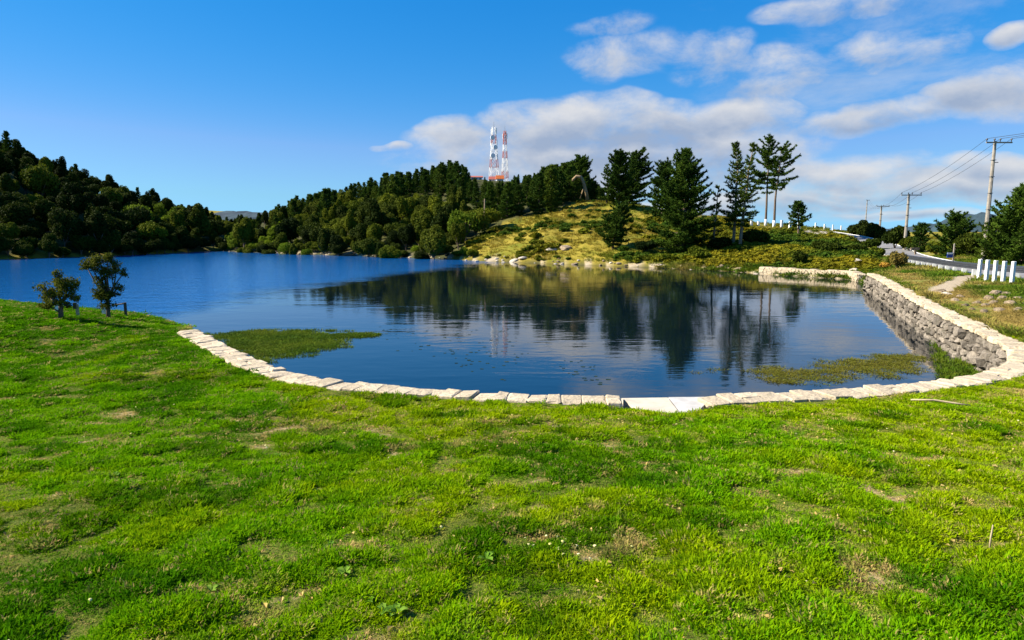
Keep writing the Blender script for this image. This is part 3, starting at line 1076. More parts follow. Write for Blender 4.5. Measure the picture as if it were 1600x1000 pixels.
while s < Lf[-1] - .3:
    l = rng.uniform(.5, .9)
    m = s + l / 2
    x, y = np.interp(m, Lf, fw[:, 0]), np.interp(m, Lf, fw[:, 1])
    k = min(int(m / .25), len(fw) - 2)
    a = math.atan2(*(fw[k + 1] - fw[k])[::-1])
    link('coping_stone', rng.choice(CAPS), fb, (x - forg[0], y - forg[1], .52 + rng.uniform(-.03, .03)), (0, 0, a), (l, .55, .12))
    s += l

# ------------------------------------------------------------------ scatter (grass, weeds, ground cover): one object each
def scatter(name, pts, variants, rot, scale, attrs, label=None, seed=0):
    """points carry rotation, scale and tint; geometry nodes put a variant on each"""
    rng = np.random.default_rng(seed)
    me = bpy.data.meshes.new(name)
    n = len(pts)
    me.vertices.add(n)
    me.vertices.foreach_set('co', np.asarray(pts, np.float32).ravel())
    a = me.attributes.new('rot', 'FLOAT_VECTOR', 'POINT'); a.data.foreach_set('vector', np.asarray(rot, np.float32).ravel())
    a = me.attributes.new('scl', 'FLOAT_VECTOR', 'POINT'); a.data.foreach_set('vector', np.asarray(scale, np.float32).ravel())
    a = me.attributes.new('pick', 'INT', 'POINT'); a.data.foreach_set('value', rng.integers(0, len(variants), n).astype(np.int32))
    for k, v in attrs.items():
        a = me.attributes.new(k, 'FLOAT', 'POINT'); a.data.foreach_set('value', np.asarray(v, np.float32))
    o = link(name, me)
    coll = bpy.data.collections.new(name + '_pieces')
    for i, vm in enumerate(variants):
        vo = bpy.data.objects.new('%s_piece_%02d' % (name, i), vm)
        coll.objects.link(vo)
    ng = bpy.data.node_groups.new(name + '_scatter', 'GeometryNodeTree')
    ng.interface.new_socket('Geometry', in_out='INPUT', socket_type='NodeSocketGeometry')
    ng.interface.new_socket('Geometry', in_out='OUTPUT', socket_type='NodeSocketGeometry')
    g = NT(ng)
    gi = g.n('NodeGroupInput'); go = g.n('NodeGroupOutput')
    ci = g.n('GeometryNodeCollectionInfo', {'Collection': coll, 'Separate Children': True, 'Reset Children': True})

    def attr(nm, dt):
        nd = g.n('GeometryNodeInputNamedAttribute', data_type=dt)
        nd.inputs['Name'].default_value = nm
        return nd.outputs['Attribute']
    iop = g.n('GeometryNodeInstanceOnPoints', {'Points': gi.outputs[0], 'Instance': ci.outputs[0], 'Pick Instance': True,
                                               'Instance Index': attr('pick', 'INT'), 'Rotation': attr('rot', 'FLOAT_VECTOR'), 'Scale': attr('scl', 'FLOAT_VECTOR')})
    g.set(go.inputs[0], iop.outputs[0])
    md = o.modifiers.new('scatter', 'NODES')
    md.node_group = ng
    tag(o, label, None, None, 'stuff')
    return o


def tuft_mesh(name, mat, seed, n=46, rad=.060, h=(.010, .028), w=.0036, lean=1.0):
    rng = np.random.default_rng(seed)
    V = []; F3 = []; F4 = []
    for k in range(n):
        a = rng.uniform(0, 2 * np.pi); r = rad * math.sqrt(rng.uniform())
        b = np.array([math.cos(a) * r, math.sin(a) * r, -.008])
        ln = rng.uniform(*h)
        la = a + rng.normal() * .9
        le = lean * rng.uniform(.3, 1.4)
        d = np.array([math.cos(la) * le, math.sin(la) * le, 1.0]); d /= np.linalg.norm(d)
        sd = rng.uniform(0, 2 * np.pi); s = np.array([math.cos(sd), math.sin(sd), 0]) * w * rng.uniform(.7, 1.3)
        mid = b + d * ln * .6
        tip = b + d * ln + np.array([math.cos(la), math.sin(la), -.4]) * ln * .35 * le
        i = len(V)
        V += [b - s, b + s, mid + s * .8, mid - s * .8, tip]
        F4.append([i, i + 1, i + 2, i + 3]); F3.append([i + 3, i + 2, i + 4])
    return mesh_np(name, V, [np.array(F4), np.array(F3)], [mat], False)


def lawn():
    rng = np.random.default_rng(11)
    P = []
    for (y0, y1, dens) in ((1.2, 3.2, 950), (3.2, 5, 820), (5, 7.5, 620), (7.5, 11, 420), (11, 16, 230), (16, 24, 130), (24, 34, 70)):
        w = .86 * y1 + 2.8
        area = 2 * w * (y1 - y0)
        n = int(area * dens)
        x = rng.uniform(-w, w, n); y = rng.uniform(y0, y1, n)
        keep = np.abs(x) < .86 * y + 2.6
        x, y = x[keep], y[keep]
        P.append(np.c_[x, y, np.full(len(x), dens)])
    P = np.concatenate(P)
    x, y, dn = P.T
    z, ins, dl, dw, lm = height(x, y, True)
    q = np.array(sp.location)
    over_cap = dw < CAP_W / 2 + .03 + .10 * vnoise(x * 3, y * 3, 4)
    slab_d = np.maximum(np.abs(x - q[0]) - .75, np.abs(y - (q[1] + .15)) - .42)
    pw = on_z(1036, 632, .8)
    in_slab = inside(x, y, [on_z(a, b, .8)[:2] for a, b in ((965, 612), (965, 636), (1000, 641), (1035, 648), (1064, 646), (1090, 646), (1106, 634), (1106, 612))])
    keep = (~ins) & (~over_cap) & (lm > .35) & (~in_slab)
    x, y, z, dn, dl = x[keep], y[keep], z[keep], dn[keep], dl[keep]
    d = dryness(x, y)
    keep = rng.uniform(size=len(x)) > d * .22
    x, y, z, dn, d, dl = x[keep], y[keep], z[keep], dn[keep], d[keep], dl[keep]
    n = len(x)
    clump = fbm(x * 4.2, y * 4.2, 21, 3, .6)
    big = fbm(x * .6, y * .6, 23, 3)
    sc = (0.62 + 1.2 * sstep(clump, .32, .70)) * (.8 + .45 * big) * (1 - .40 * d) * rng.uniform(.7, 1.3, n)
    wide = np.sqrt(950 / dn)
    scale = np.c_[wide * sc ** .4, wide * sc ** .4, sc * (1 + .12 * (wide - 1))]
    rot = np.c_[rng.normal(0, .12, n), rng.normal(0, .12, n), rng.uniform(0, 6.28, n)]
    tint = np.clip(sstep(fbm(x * .45 + 9, y * .45, 41, 4, .6) + .018 * x, .36, .64) * .85 + rng.normal(0, .16, n), 0, 1)
    fl = fbm(x * 9, y * 9, 47, 3, .6)
    dry = np.clip(sstep(d + (fl - .5) * 1.9, .42, .95) * rng.uniform(.35, 1.1, n) + (rng.uniform(size=n) < .05) * .7 + (1 - sstep(clump, .28, .40)) * rng.uniform(0, .6, n), 0, 1)
    deep_tone = np.clip(sstep(fbm(x * 1.2 + 5, y * 1.2, 52, 4, .62) - .016 * x, .48, .67) * .75 + rng.normal(0, .12, n), 0, .9)
    var = [tuft_mesh('grass_tuft', M['lawn_grass'], 100 + k) for k in range(10)]
    scatter('lawn_grass', np.c_[x, y, z - .003 + .045 * sstep(clump, .35, .75) * (1 - .5 * d)], var, rot, scale, dict(dry=dry, tint=tint, deep_tone=deep_tone), 'short bright green grass covering the foreground lawn', 1)


lawn()


def leaf_cloud(C, N, size, rng, elong=1.0, jitter=.35, flat=.55):
    """one triangle leaf clump per centre; N are preferred normals"""
    n = len(C)
    r = rng.normal(size=(n, 3))
    nn = N * (1 - flat) + r * flat
    nn /= np.linalg.norm(nn, axis=1)[:, None] + 1e-9
    a = np.cross(nn, rng.normal(size=(n, 3))); a /= np.linalg.norm(a, axis=1)[:, None] + 1e-9
    b = np.cross(nn, a)
    s = size * rng.uniform(1 - jitter, 1 + jitter, (n, 1))
    p0 = C + a * s * elong; p1 = C - a * s * .55 * elong + b * s * .75; p2 = C - a * s * .55 * elong - b * s * .75
    return np.stack([p0, p1, p2], 1).reshape(-1, 3)


def tri_faces(nv):
    return np.arange(nv).reshape(-1, 3)


def bush_points(rng, n, r=(1, 1, 1), lobes=9, lobe_r=(.32, .5), low=-.2):
    """points on the surface of overlapping lobes"""
    L = []
    for k in range(lobes):
        d = rng.normal(size=3); d[2] = abs(d[2]) * .9 + low; d /= np.linalg.norm(d)
        L.append((d * rng.uniform(.45, .72), rng.uniform(*lobe_r)))
    L.append((np.array([0, 0, .1]), .55))
    P = []; N = []
    for c, rad in L:
        m = int(n * rad ** 2 / sum(q[1] ** 2 for q in L))
        d = rng.normal(size=(m, 3)); d /= np.linalg.norm(d, axis=1)[:, None]
        k = rad * (rng.uniform(.72, 1.06, (m, 1)))
        P.append(c + d * k); N.append(d)
    P = np.concatenate(P) * np.array(r); N = np.concatenate(N)
    keep = rng.uniform(size=len(P)) < .95
    return P[keep], N[keep]


def shrub_mesh(name, mat, seed, n=240, size=.16, r=(.5, .5, .45)):
    rng = np.random.default_rng(seed)
    P, N = bush_points(rng, n, r, 5, (.35, .5), .0)
    P[:, 2] = np.abs(P[:, 2] + r[2] * .45)
    V = leaf_cloud(P, N, size, rng)
    return mesh_np(name, V, tri_faces(len(V)), [mat])


# ------------------------------------------------------------------ ground cover on the far slope, banks and water
def slope_cover():
    rng = np.random.default_rng(5)
    var = [shrub_mesh('heath_shrub', M['shrub_leaf'], 300 + k) for k in range(7)]
    px = rng.uniform(680, 1400, 15000); py = rng.uniform(325, 432, 15000)
    # spread in world space over the promontory
    x = rng.uniform(-14, 56, 26000); y = rng.uniform(44, 112, 26000)
    z, ins, dl, dw, lm = height(x, y, True)
    dr, _ = poly_dist(x, y, ROAD)
    dr2, _ = poly_dist(x, y, ROAD2)
    d2 = fbm(x * .10, y * .10, 61, 3)
    low = 1 - sstep(dl, 7, 20)                       # thick near the shore, thin up on the grass
    east = sstep(x - .22 * (y - 60), 11, 21) * (1 - sstep(dl, 26, 36))
    dens = np.clip(np.maximum(low * .38, east) * sstep(d2, .25, .55) + .012, 0, 1)
    keep = (~ins) & (dl > .7) & (rng.uniform(size=len(x)) < dens) & (forest_mask(x, y) < .5) & (np.minimum(dr, dr2) > 4.3) & (x > -13 + 0 * y) & (y > 46 - .0 * x) & ((x < 30) | (y > 46))
    x, y, z, dl = x[keep], y[keep], z[keep], dl[keep]
    n = len(x)
    s = rng.uniform(.45, 1.25, n) * (.7 + .7 * fbm(x * .2, y * .2, 66, 3)) * (1 - .35 * (1 - sstep(dl, .5, 3)))
    dry = np.clip(sstep(fbm(x * .13, y * .13, 67, 4), .46, .62) * .9 + rng.normal(0, .1, n), 0, 1)
    scatter('slope_shrubs', np.c_[x, y, z - .05], var, np.c_[np.zeros(n), np.zeros(n), rng.uniform(0, 6.28, n)], np.c_[s * 1.15, s * 1.15, s * .8], dict(dry=dry),
            'yellow green low shrubs covering the slope above the far shore', 2)
    # dry grass of the promontory
    tv = [tuft_mesh('hill_tuft', M['hill_grass'], 400 + k, 16, .28, (.12, .34), .03, .7) for k in range(6)]
    x = rng.uniform(-14, 60, 30000); y = rng.uniform(50, 122, 30000)
    z, ins, dl, dw, lm = height(x, y, True)
    dr, _ = poly_dist(x, y, ROAD)
    dr2, _ = poly_dist(x, y, ROAD2)
    keep = (~ins) & (dl > .8) & (forest_mask(x, y) < .5) & (np.minimum(dr, dr2) > 3.2)
    x, y, z = x[keep], y[keep], z[keep]
    n = len(x)
    s = rng.uniform(.5, 1.2, n) * (.5 + 1.0 * fbm(x * .3, y * .3, 68, 3))
    green = sstep(fbm(x * .09, y * .09, 69, 4), .42, .62)
    scatter('hillside_grass', np.c_[x, y, z - .02], tv, np.c_[np.zeros(n), np.zeros(n), rng.uniform(0, 6.28, n)], np.c_[s, s, s], dict(dry=np.clip(green + rng.normal(0, .15, n), 0, 1)),
            'dry yellow grass on the promontory slope', 3)


M['hill_grass'] = leaf_mat('hill_grass', (0.205, 0.170, 0.018), (0.29, 0.225, 0.036), 0.3, 0.3, 0.2, inst='dry', c3=(0.13, 0.155, 0.012))
slope_cover()


def bank_cover():
    rng = np.random.default_rng(8)
    tv = [tuft_mesh('bank_tuft', M['bank_leaf'], 500 + k, 22, .10, (.05, .16), .008, .6) for k in range(6)]
    x = np.r_[rng.uniform(9, 48, 60000), rng.uniform(10, 24, 42000)]; y = np.r_[rng.uniform(10.5, 62, 60000), rng.uniform(10.8, 27, 42000)]
    z, ins, dl, dw, lm = height(x, y, True)
    dr, _ = poly_dist(x, y, ROAD)
    path = np.array([on_z(1468, 452, 1.05)[:2], on_z(1490, 443, 1.08)[:2], on_z(1520, 430, 1.1)[:2]])
    dp, _ = poly_dist(x, y, path)
    strip = sstep(dw, .4, 1.0) * (1 - sstep(dw, 1.6, 2.6))
    clump = fbm(x * .8, y * .8, 81, 3)
    keep = (~ins) & (dw > .42) & (dr > 2.25) & (dp > .62) & (x > -1) & (lm < .6) & (x < .86 * y + 6) & (rng.uniform(size=len(x)) < .25 + 1.2 * sstep(clump, .3, .6) - .15 * strip)
    x, y, z, strip, clump = x[keep], y[keep], z[keep], strip[keep], clump[keep]
    n = len(x)
    s = rng.uniform(.5, 1.3, n) * (.5 + clump) * (1 - .5 * strip) * (1 + y / 60)
    dry = np.clip(strip * .85 + sstep(fbm(x * .35, y * .35, 83, 4), .5, .68) * .7 + rng.normal(0, .12, n), 0, 1)
    scatter('bank_grass', np.c_[x, y, z - .01], tv, np.c_[np.zeros(n), np.zeros(n), rng.uniform(0, 6.28, n)], np.c_[s * 1.5, s * 1.5, s], dict(dry=dry),
            'rough green and straw coloured grass on the bank beside the road', 4)


bank_cover()


def px_poly_points(poly, n, rng, z=0.0):
    poly = np.array(poly, float)
    W = np.array([on_z(a, b, z)[:2] for a, b in poly])
    lo, hi = W.min(0), W.max(0)
    x = rng.uniform(lo[0], hi[0], n); y = rng.uniform(lo[1], hi[1], n)
    k = inside(x, y, W)
    d, _ = poly_dist(x[k], y[k], np.vstack([W, W[:1]]))
    return x[k], y[k], d


def water_weeds():
    rng = np.random.default_rng(9)
    tv = [tuft_mesh('weed_tuft', M['weed_leaf'], 600 + k, 26, .09, (.04, .11), .006, 1.0) for k in range(6)]

    def patch(name, polys, label, thr, dry0, hh, n, seed):
        X = []; 
        for poly, w in polys:
            x, y, d = px_poly_points(poly, int(n * w), rng)
            nn = .62 * fbm(x * 1.1, y * 1.1, seed, 4, .6) + .38 * fbm(x * 5.5, y * 5.5, seed + 9, 3, .6)
            k = nn + np.minimum(d, 1.4) * .30 > thr + .07 * rng.normal(size=len(x))
            X.append(np.c_[x[k], y[k]])
        X = np.concatenate(X)
        m = len(X)
        s = rng.uniform(.6, 1.4, m)
        dry = np.clip(dry0 + .5 * (fbm(X[:, 0] * .7, X[:, 1] * .7, seed + 4, 3) - .5) + rng.normal(0, .15, m), 0, 1)
        scatter(name, np.c_[X, np.full(m, -.015)], tv, np.c_[np.zeros(m), np.zeros(m), rng.uniform(0, 6.28, m)], np.c_[s * 1.2, s * 1.2, s * hh], dict(dry=dry), label, seed)
    patch('water_weeds', [([(318, 517), (352, 517), (420, 514), (500, 515), (545, 524), (546, 543), (500, 556), (440, 561), (400, 575), (355, 558), (318, 536), (296, 520)], 1.0),
                          ([(505, 516), (560, 514), (598, 520), (585, 528), (530, 528)], .3)],
          'dark green weed bed in the shallows beside the left wall', .66, .05, .8, 12000, 21)
    patch('water_weeds', [([(1165, 575), (1230, 566), (1320, 552), (1400, 549), (1465, 558), (1490, 575), (1440, 588), (1340, 598), (1260, 606), (1180, 606)], 1.0),
                          ([(1075, 582), (1130, 575), (1140, 588), (1090, 592)], .1)],
          'olive brown weed bed in the shallows in the near right corner', .71, .72, .55, 9000, 31)
    patch('water_weeds', [([(1478, 572), (1475, 545), (1468, 520), (1425, 485), (1390, 462), (1380, 462), (1412, 490), (1452, 522), (1462, 555), (1466, 588), (1480, 598), (1535, 588), (1555, 580), (1530, 570), (1500, 560)], 1.0)],
          'bright green weeds along the foot of the right stone wall', .36, .10, 1.5, 14000, 41)
    # floating leaves
    var = []
    for k in range(4):
        r = np.random.default_rng(700 + k)
        th = np.linspace(.25, 6.1, 9)
        V = [(0, 0, .004)] + [(math.cos(t) * r.uniform(.85, 1.1), math.sin(t) * r.uniform(.85, 1.1), .006 + r.uniform(0, .05)) for t in th]
        var.append(mesh_np('floating_leaf', V, [[0, i, i + 1] for i in range(1, 9)], [M['lily_leaf']]))
    X = []
    for poly, n in (([(685, 515), (800, 512), (830, 560), (800, 605), (720, 585)], 70), ([(590, 505), (690, 520), (700, 560), (600, 545)], 30), ([(860, 560), (930, 565), (960, 600), (900, 605)], 26)):
        x, y, d = px_poly_points(poly, n * 2, rng)
        X.append(np.c_[x, y][:n])
    X = np.concatenate(X)
    m = len(X)
    s = rng.uniform(.025, .065, m)
    scatter('floating_leaves', np.c_[X, np.full(m, .002)], var, np.c_[np.zeros(m), np.zeros(m), rng.uniform(0, 6.28, m)], np.c_[s, s, s], {}, 'dark leaves floating on the calm water', 6)


water_weeds()


def lawn_flowers():
    rng = np.random.default_rng(12)
    V = []; F = []
    th = np.linspace(0, 2 * np.pi, 7, endpoint=False)
    V = [(0, 0, .05)] + [(math.cos(t) * .012, math.sin(t) * .012, .046) for t in th] + [(0.0015, 0, .046), (-.0015, 0, .046), (0, 0, 0)]
    F = [[0, 1 + k, 1 + (k + 1) % 7] for k in range(7)] + [[8, 9, 10]]
    fm = mesh_np('flower_head', V, F, [M['flower']])
    x = rng.uniform(-14, 9, 900); y = rng.uniform(2.2, 15, 900)
    q = on_z(880, 850, 1.4)
    x[:26] = q[0] + rng.normal(0, .16, 26); y[:26] = q[1] + rng.normal(0, .14, 26)
    z, ins, dl, dw, lm = height(x, y, True)
    k = (~ins) & (dw > .6) & (np.abs(x) < .86 * y + 1) & (lm > .6) & ((rng.uniform(size=len(x)) < .55) | (np.arange(len(x)) < 26))
    x, y, z = x[k], y[k], z[k]
    n = len(x); s = rng.uniform(.45, 1.0, n)
    scatter('lawn_flowers', np.c_[x, y, z], [fm], np.c_[rng.normal(0, .3, n), rng.normal(0, .3, n), rng.uniform(0, 6, n)], np.c_[s, s, s], {}, 'tiny pale flowers dotted through the lawn', 7)
    lm_ = []
    for k in range(5):
        r = np.random.default_rng(760 + k)
        a = r.uniform(.007, .015); b = a * r.uniform(.35, .8)
        lm_.append(mesh_np('litter_bit', [(-a, -b * .6, .012), (a * .2, -b, .02 + r.uniform(0, .012)), (a, 0, .014), (0, b, .022), (-a * .8, b * .5, .012)], [np.array([[0, 1, 2], [0, 2, 3], [0, 3, 4]])], [M['litter']]))
    x = rng.uniform(-14, 12, 22000); y = 2.0 + 11 * rng.uniform(size=22000) ** 1.3
    z, ins, dl, dw, lm = height(x, y, True)
    cl = fbm(x * 1.7, y * 1.7, 97, 4, .6) + .35 * dryness(x, y)
    k = (~ins) & (dw > .5) & (np.abs(x) < .86 * y + 1) & (lm > .6) & (rng.uniform(size=len(x)) < sstep(cl, .44, .70))
    x, y, z = x[k], y[k], z[k]
    n = len(x); s = rng.uniform(.5, 1.5, n)
    scatter('dry_litter', np.c_[x, y, z + .004], lm_, np.c_[rng.normal(0, .4, n), rng.normal(0, .4, n), rng.uniform(0, 6, n)], np.c_[s, s, s], {}, 'dry tan leaf bits lying in the lawn', 8)
    # broad leaved weeds
    var = []
    for k in range(4):
        r = random.Random(k + 3)
        mb = MB()
        for j in range(r.randint(4, 6)):
            a = r.uniform(0, 6.28); L = r.uniform(.07, .12); w = L * .3; el = r.uniform(.2, .6)
            c, s_ = math.cos(a), math.sin(a)
            prof = [(0, .12, .0), (.3, .8, .6), (.65, 1, .95), (1, .05, .75)]
            V = []
            for t, ww, hh in prof:
                for sd in (-1, 0, 1):
                    V.append((c * t * L - s_ * w * ww * sd, s_ * t * L + c * w * ww * sd, .015 + hh * L * el + (.012 if sd else 0)))
            mb.add(V, [[i * 3 + j2, i * 3 + j2 + 1, i * 3 + j2 + 4, i * 3 + j2 + 3] for i in range(3) for j2 in range(2)])
        var.append(mb.mesh('broad_leaves', M['dock_leaf'], True))
    for i, (px, py) in enumerate(((318, 843), (437, 708), (515, 862), (572, 948), (600, 965), (468, 772), (482, 752), (540, 900), (760, 880), (330, 930), (180, 742), (620, 968), (1010, 800))):
        p = on_z(px, py, 1.3)
        p = on_z(px, py, hz(p[0], p[1])); p[2] = hz(p[0], p[1])
        tag(link('broadleaf_weed', var[i % 4], None, p, (0, 0, i * 1.3), .5 + .08 * (i % 3)), 'low broad leaved green weed growing in the foreground lawn', 'weed', 'broad leaved weeds in the lawn')


lawn_flowers()

# ------------------------------------------------------------------ trees
def needles(C, D, rng, n, length, width, up=.35, spread=.75):
    """n thin needle tufts at each centre C pointing roughly along D"""
    C = np.repeat(C, n, 0); D = np.repeat(D, n, 0)
    d = D + rng.normal(size=C.shape) * spread + np.array([0, 0, up])
    d /= np.linalg.norm(d, axis=1)[:, None] + 1e-9
    s = np.cross(d, rng.normal(size=C.shape)); s /= np.linalg.norm(s, axis=1)[:, None] + 1e-9
    L = length * rng.uniform(.6, 1.25, (len(C), 1)); W = width * rng.uniform(.7, 1.3, (len(C), 1))
    o = C - d * L * .25
    return np.stack([o + s * W, o - s * W, o + d * L], 1).reshape(-1, 3)


def make_pine(seed, h, r, start=.15, spacing=.42, per=5, step=.30, nn=8, length=.34, width=.055, profile=1.0, lean=(0, 0), top_round=.0,
              trunk_r=None, gap=0.0, droop=.25, side=None, fork=0.0):
    """a whorled pine: returns (trunk MB, needle vertices)"""
    rng = np.random.default_rng(seed)
    tr = trunk_r or h * .018 + .03
    k = 9
    t = np.linspace(0, 1, k)
    wob = np.cumsum(rng.normal(0, .012 * h, (k, 2)), 0) * t[:, None]
    ax = np.c_[wob[:, 0] + lean[0] * t ** 1.5, wob[:, 1] + lean[1] * t ** 1.5, t * h - .25 * (1 - t)]
    mb = MB()
    mb.tube(ax, tr * (1 - t) ** .8 + .02, 7)
    C = []; D = []
    z = start * h
    while z < h * .985:
        tt = (z / h - start) / (1 - start)
        prof = ((1 - tt) ** profile) * (1 - top_round) + top_round * math.sqrt(max(0, 1 - tt * tt))
        prof *= min(1.0, .45 + tt * 5)
        c0 = np.array([np.interp(z / h, t, ax[:, q]) for q in range(3)])
        nb = max(3, int(round(per * (.75 + .5 * rng.uniform()))))
        a0 = rng.uniform(0, 6.28)
        for b in range(nb):
            if rng.uniform() < gap: continue
            a = a0 + b * 6.283 / nb + rng.normal(0, .25)
            L = r * prof * rng.uniform(.42, 1.22)
            if side is not None: L *= 1 + side[2] * math.cos(a - side[0])
            L = max(L, .22)
            el = .55 * tt + rng.normal(.0, .12) - droop * (1 - tt)
            m = max(3, int(L / step) + 2)
            u = np.linspace(0, 1, m)
            rad = L * u
            P = np.c_[c0[0] + math.cos(a) * rad, c0[1] + math.sin(a) * rad, c0[2] + rad * math.tan(el) + .28 * L * u * u]
            mb.tube(P[[0, m // 2, m - 1]], [.012 * h * (1 - tt) * .35 + .02, .018, .006], 4, False)
            i0 = max(1, int(m * .28))
            for i in range(i0, m):
                d = P[i] - P[i - 1]; d /= np.linalg.norm(d) + 1e-9
                C.append(P[i]); D.append(d)
                sd = np.array([-d[1], d[0], .15])
                wv = step * (1.15 - .5 * u[i]) * min(1, L)
                for sg in (-1, 1):
                    q = rng.uniform(.5, 1.25)
                    C.append(P[i] + sd * sg * wv * q + d * .1 + np.array([0, 0, rng.normal(0, .05)])); D.append(d * .6 + sd * sg * .8)
                    if L > 1.4 and u[i] < .85:
                        C.append(P[i] + sd * sg * wv * q * 1.9 + d * .2 + np.array([0, 0, rng.normal(.02, .08)])); D.append(d * .5 + sd * sg)
        z += spacing * rng.uniform(.75, 1.25) * (1 - .35 * tt)
    top = ax[-1]
    for q in range(5):
        C.append(top - np.array([0, 0, .12 * q])); D.append(np.array([0, 0, 1.0]))
    V = needles(np.array(C), np.array(D), rng, nn, length, width)
    return mb, V


def put_pine(name, px, py, s, label, top_py, width_px, seed, leaf='pine_leaf', bark='bark', group='pines on the promontory', white_base=False, z_at=None, **kw):
    p = foot(px, py, s)
    s = p[1] / ray(px, py)[1]
    # the foot may stand higher or lower than the sight line says; keep the top where the photo shows it
    hgt = max(1.5, on_s(px, top_py, s)[2] - p[2])
    r = width_px / 2000.0 * s
    mb, V = make_pine(seed, hgt, r, **kw)
    root = thing(name, p, label, 'tree', group)
    mb.build('trunk', M[bark], root, True)
    link('crown', mesh_np('crown', V, tri_faces(len(V)), [M[leaf]]), root)
    if white_base:
        tr = (kw.get('trunk_r') or hgt * .018 + .03) + .045
        w = MB(); w.tube([(0, 0, -.15), (0, 0, .5), (0, 0, 1.0)], [tr * 1.05, tr, tr * .93], 9)
        w.build('painted_base', M['white_paint'], root, True)
    return root


put_pine('pine_tree', 1066, 396, 68, 'largest dark green pine, broad and full to the ground beside the far shore', 235, 118, 1, start=.06, spacing=.38, per=8, gap=.08, profile=.78, nn=9, droop=.2, length=.38, width=.07)
put_pine('pine_tree', 1034, 342, 101, 'dark pine half hidden behind the left side of the largest pine', 258, 62, 2, start=.1, spacing=.55, per=6, profile=.6, length=.42, width=.09, nn=7, top_round=.4)
put_pine('pine_tree', 957, 389, 69, 'small dark leaning pine low on the yellow grass slope', 322, 50, 3, start=.16, per=6, spacing=.36, profile=.5, lean=(1.0, .2), top_round=.6, nn=10, length=.36, width=.07)
put_pine('pine_tree', 1145, 387, 68, 'left one of the paired tall pines with bare pale trunks', 226, 50, 4, leaf='pine_leaf_light', bark='bark_pale', start=.24, spacing=.5, per=5, profile=.85, lean=(.75, 0), gap=.15, nn=8, length=.34, trunk_r=.16)
put_pine('pine_tree', 1156, 388, 68.6, 'right one of the paired tall pines with bare pale trunks', 228, 46, 5, leaf='pine_leaf_light', bark='bark_pale', start=.24, spacing=.5, per=5, profile=.9, lean=(.85, 0), gap=.2, nn=8, length=.34, trunk_r=.17)
put_pine('pine_tree', 1114, 388, 67, 'thin scraggly conifer with a bare pale trunk right of the largest pine', 292, 24, 6, leaf='pine_leaf_light', bark='bark_pale', start=.22, spacing=.55, per=4, profile=.5, gap=.35, nn=7, lean=(.5, 0), trunk_r=.13)
put_pine('pine_tree', 1196, 353, 95, 'tall open pine with whitewashed foot on the crest, upright', 220, 46, 7, start=.40, spacing=.62, per=5, profile=.35, gap=.3, nn=9, length=.42, width=.09, top_round=.5, white_base=True, trunk_r=.17, side=(math.pi, 0, .35))
put_pine('pine_tree', 1209, 355, 95, 'tall open pine with whitewashed foot on the crest, leaning right', 234, 48, 8, start=.50, spacing=.62, per=5, profile=.25, gap=.3, nn=9, length=.42, width=.09, lean=(1.3, 0), top_round=.6, white_base=True, trunk_r=.18, side=(0, 0, .45))
put_pine('pine_tree', 1247, 372, 80, 'lone small pine near the road, its crown bare below', 319, 32, 9, start=.42, spacing=.36, per=6, profile=.35, top_round=.7, nn=9, length=.34, width=.07, trunk_r=.11)
put_pine('pine_tree', 967, 322, 105, 'left of the three dense crest pines above the small leaning pine', 240, 60, 10, start=.08, spacing=.5, per=6, profile=.6, nn=9, length=.44, width=.09, top_round=.25)
put_pine('pine_tree', 983, 322, 106, 'right and broadest of the three dense crest pines above the small leaning pine', 241, 64, 11, start=.08, spacing=.5, per=6, profile=.55, nn=9, length=.44, width=.09, top_round=.25, lean=(.5, 0), side=(0, 0, .4))
put_pine('pine_tree', 948, 318, 108, 'thinnest of the three crest pines, see through crown', 258, 24, 12, start=.3, spacing=.6, per=4, profile=.6, gap=.3, nn=6, length=.4, width=.08)
put_pine('pine_tree', 903, 312, 114, 'pine behind the pale bent dead trunk on the crest', 249, 46, 13, start=.2, spacing=.5, per=6, profile=.35, nn=9, length=.46, width=.1, top_round=.5)

# dead bent trunk
p = on_s(919, 316, 109); p[2] = hz(p[0], p[1])
dt = thing('dead_tree', p, 'pale dead trunk bent over like a hook at the crest', 'tree')
f = lambda a, b: (on_s(a, b, 109) - p) * np.array([1, 0, 1]) + np.array([0, 0, 0])
mb = MB(); mb.tube([(0, 0, -.3), f(915, 298), f(911, 284), f(907, 277), f(900, 276), f(895, 281), f(894, 284)], [.34, .29, .26, .28, .28, .24, .14], 7)
mb.build('trunk', M['deadwood'], dt, True)
mb = MB(); mb.tube([f(913, 290), f(909, 302), f(906, 312)], [.12, .1, .08], 6)
mb.build('broken_limb', M['deadwood'], dt, True)
# second dead fork in the wood edge
p = on_s(872, 336, 101); p[2] = hz(p[0], p[1])
dt = thing('dead_tree', p, 'short forked dead trunk at the edge of the dark pines', 'tree')
g2 = lambda a, b: (on_s(a, b, 101) - p) * np.array([1, 0, 1])
mb = MB(); mb.tube([(0, 0, -.2), g2(877, 328), g2(881, 321), g2(883, 334)], [.14, .13, .13, .08], 6)
mb.build('trunk', M['deadwood'], dt, True)


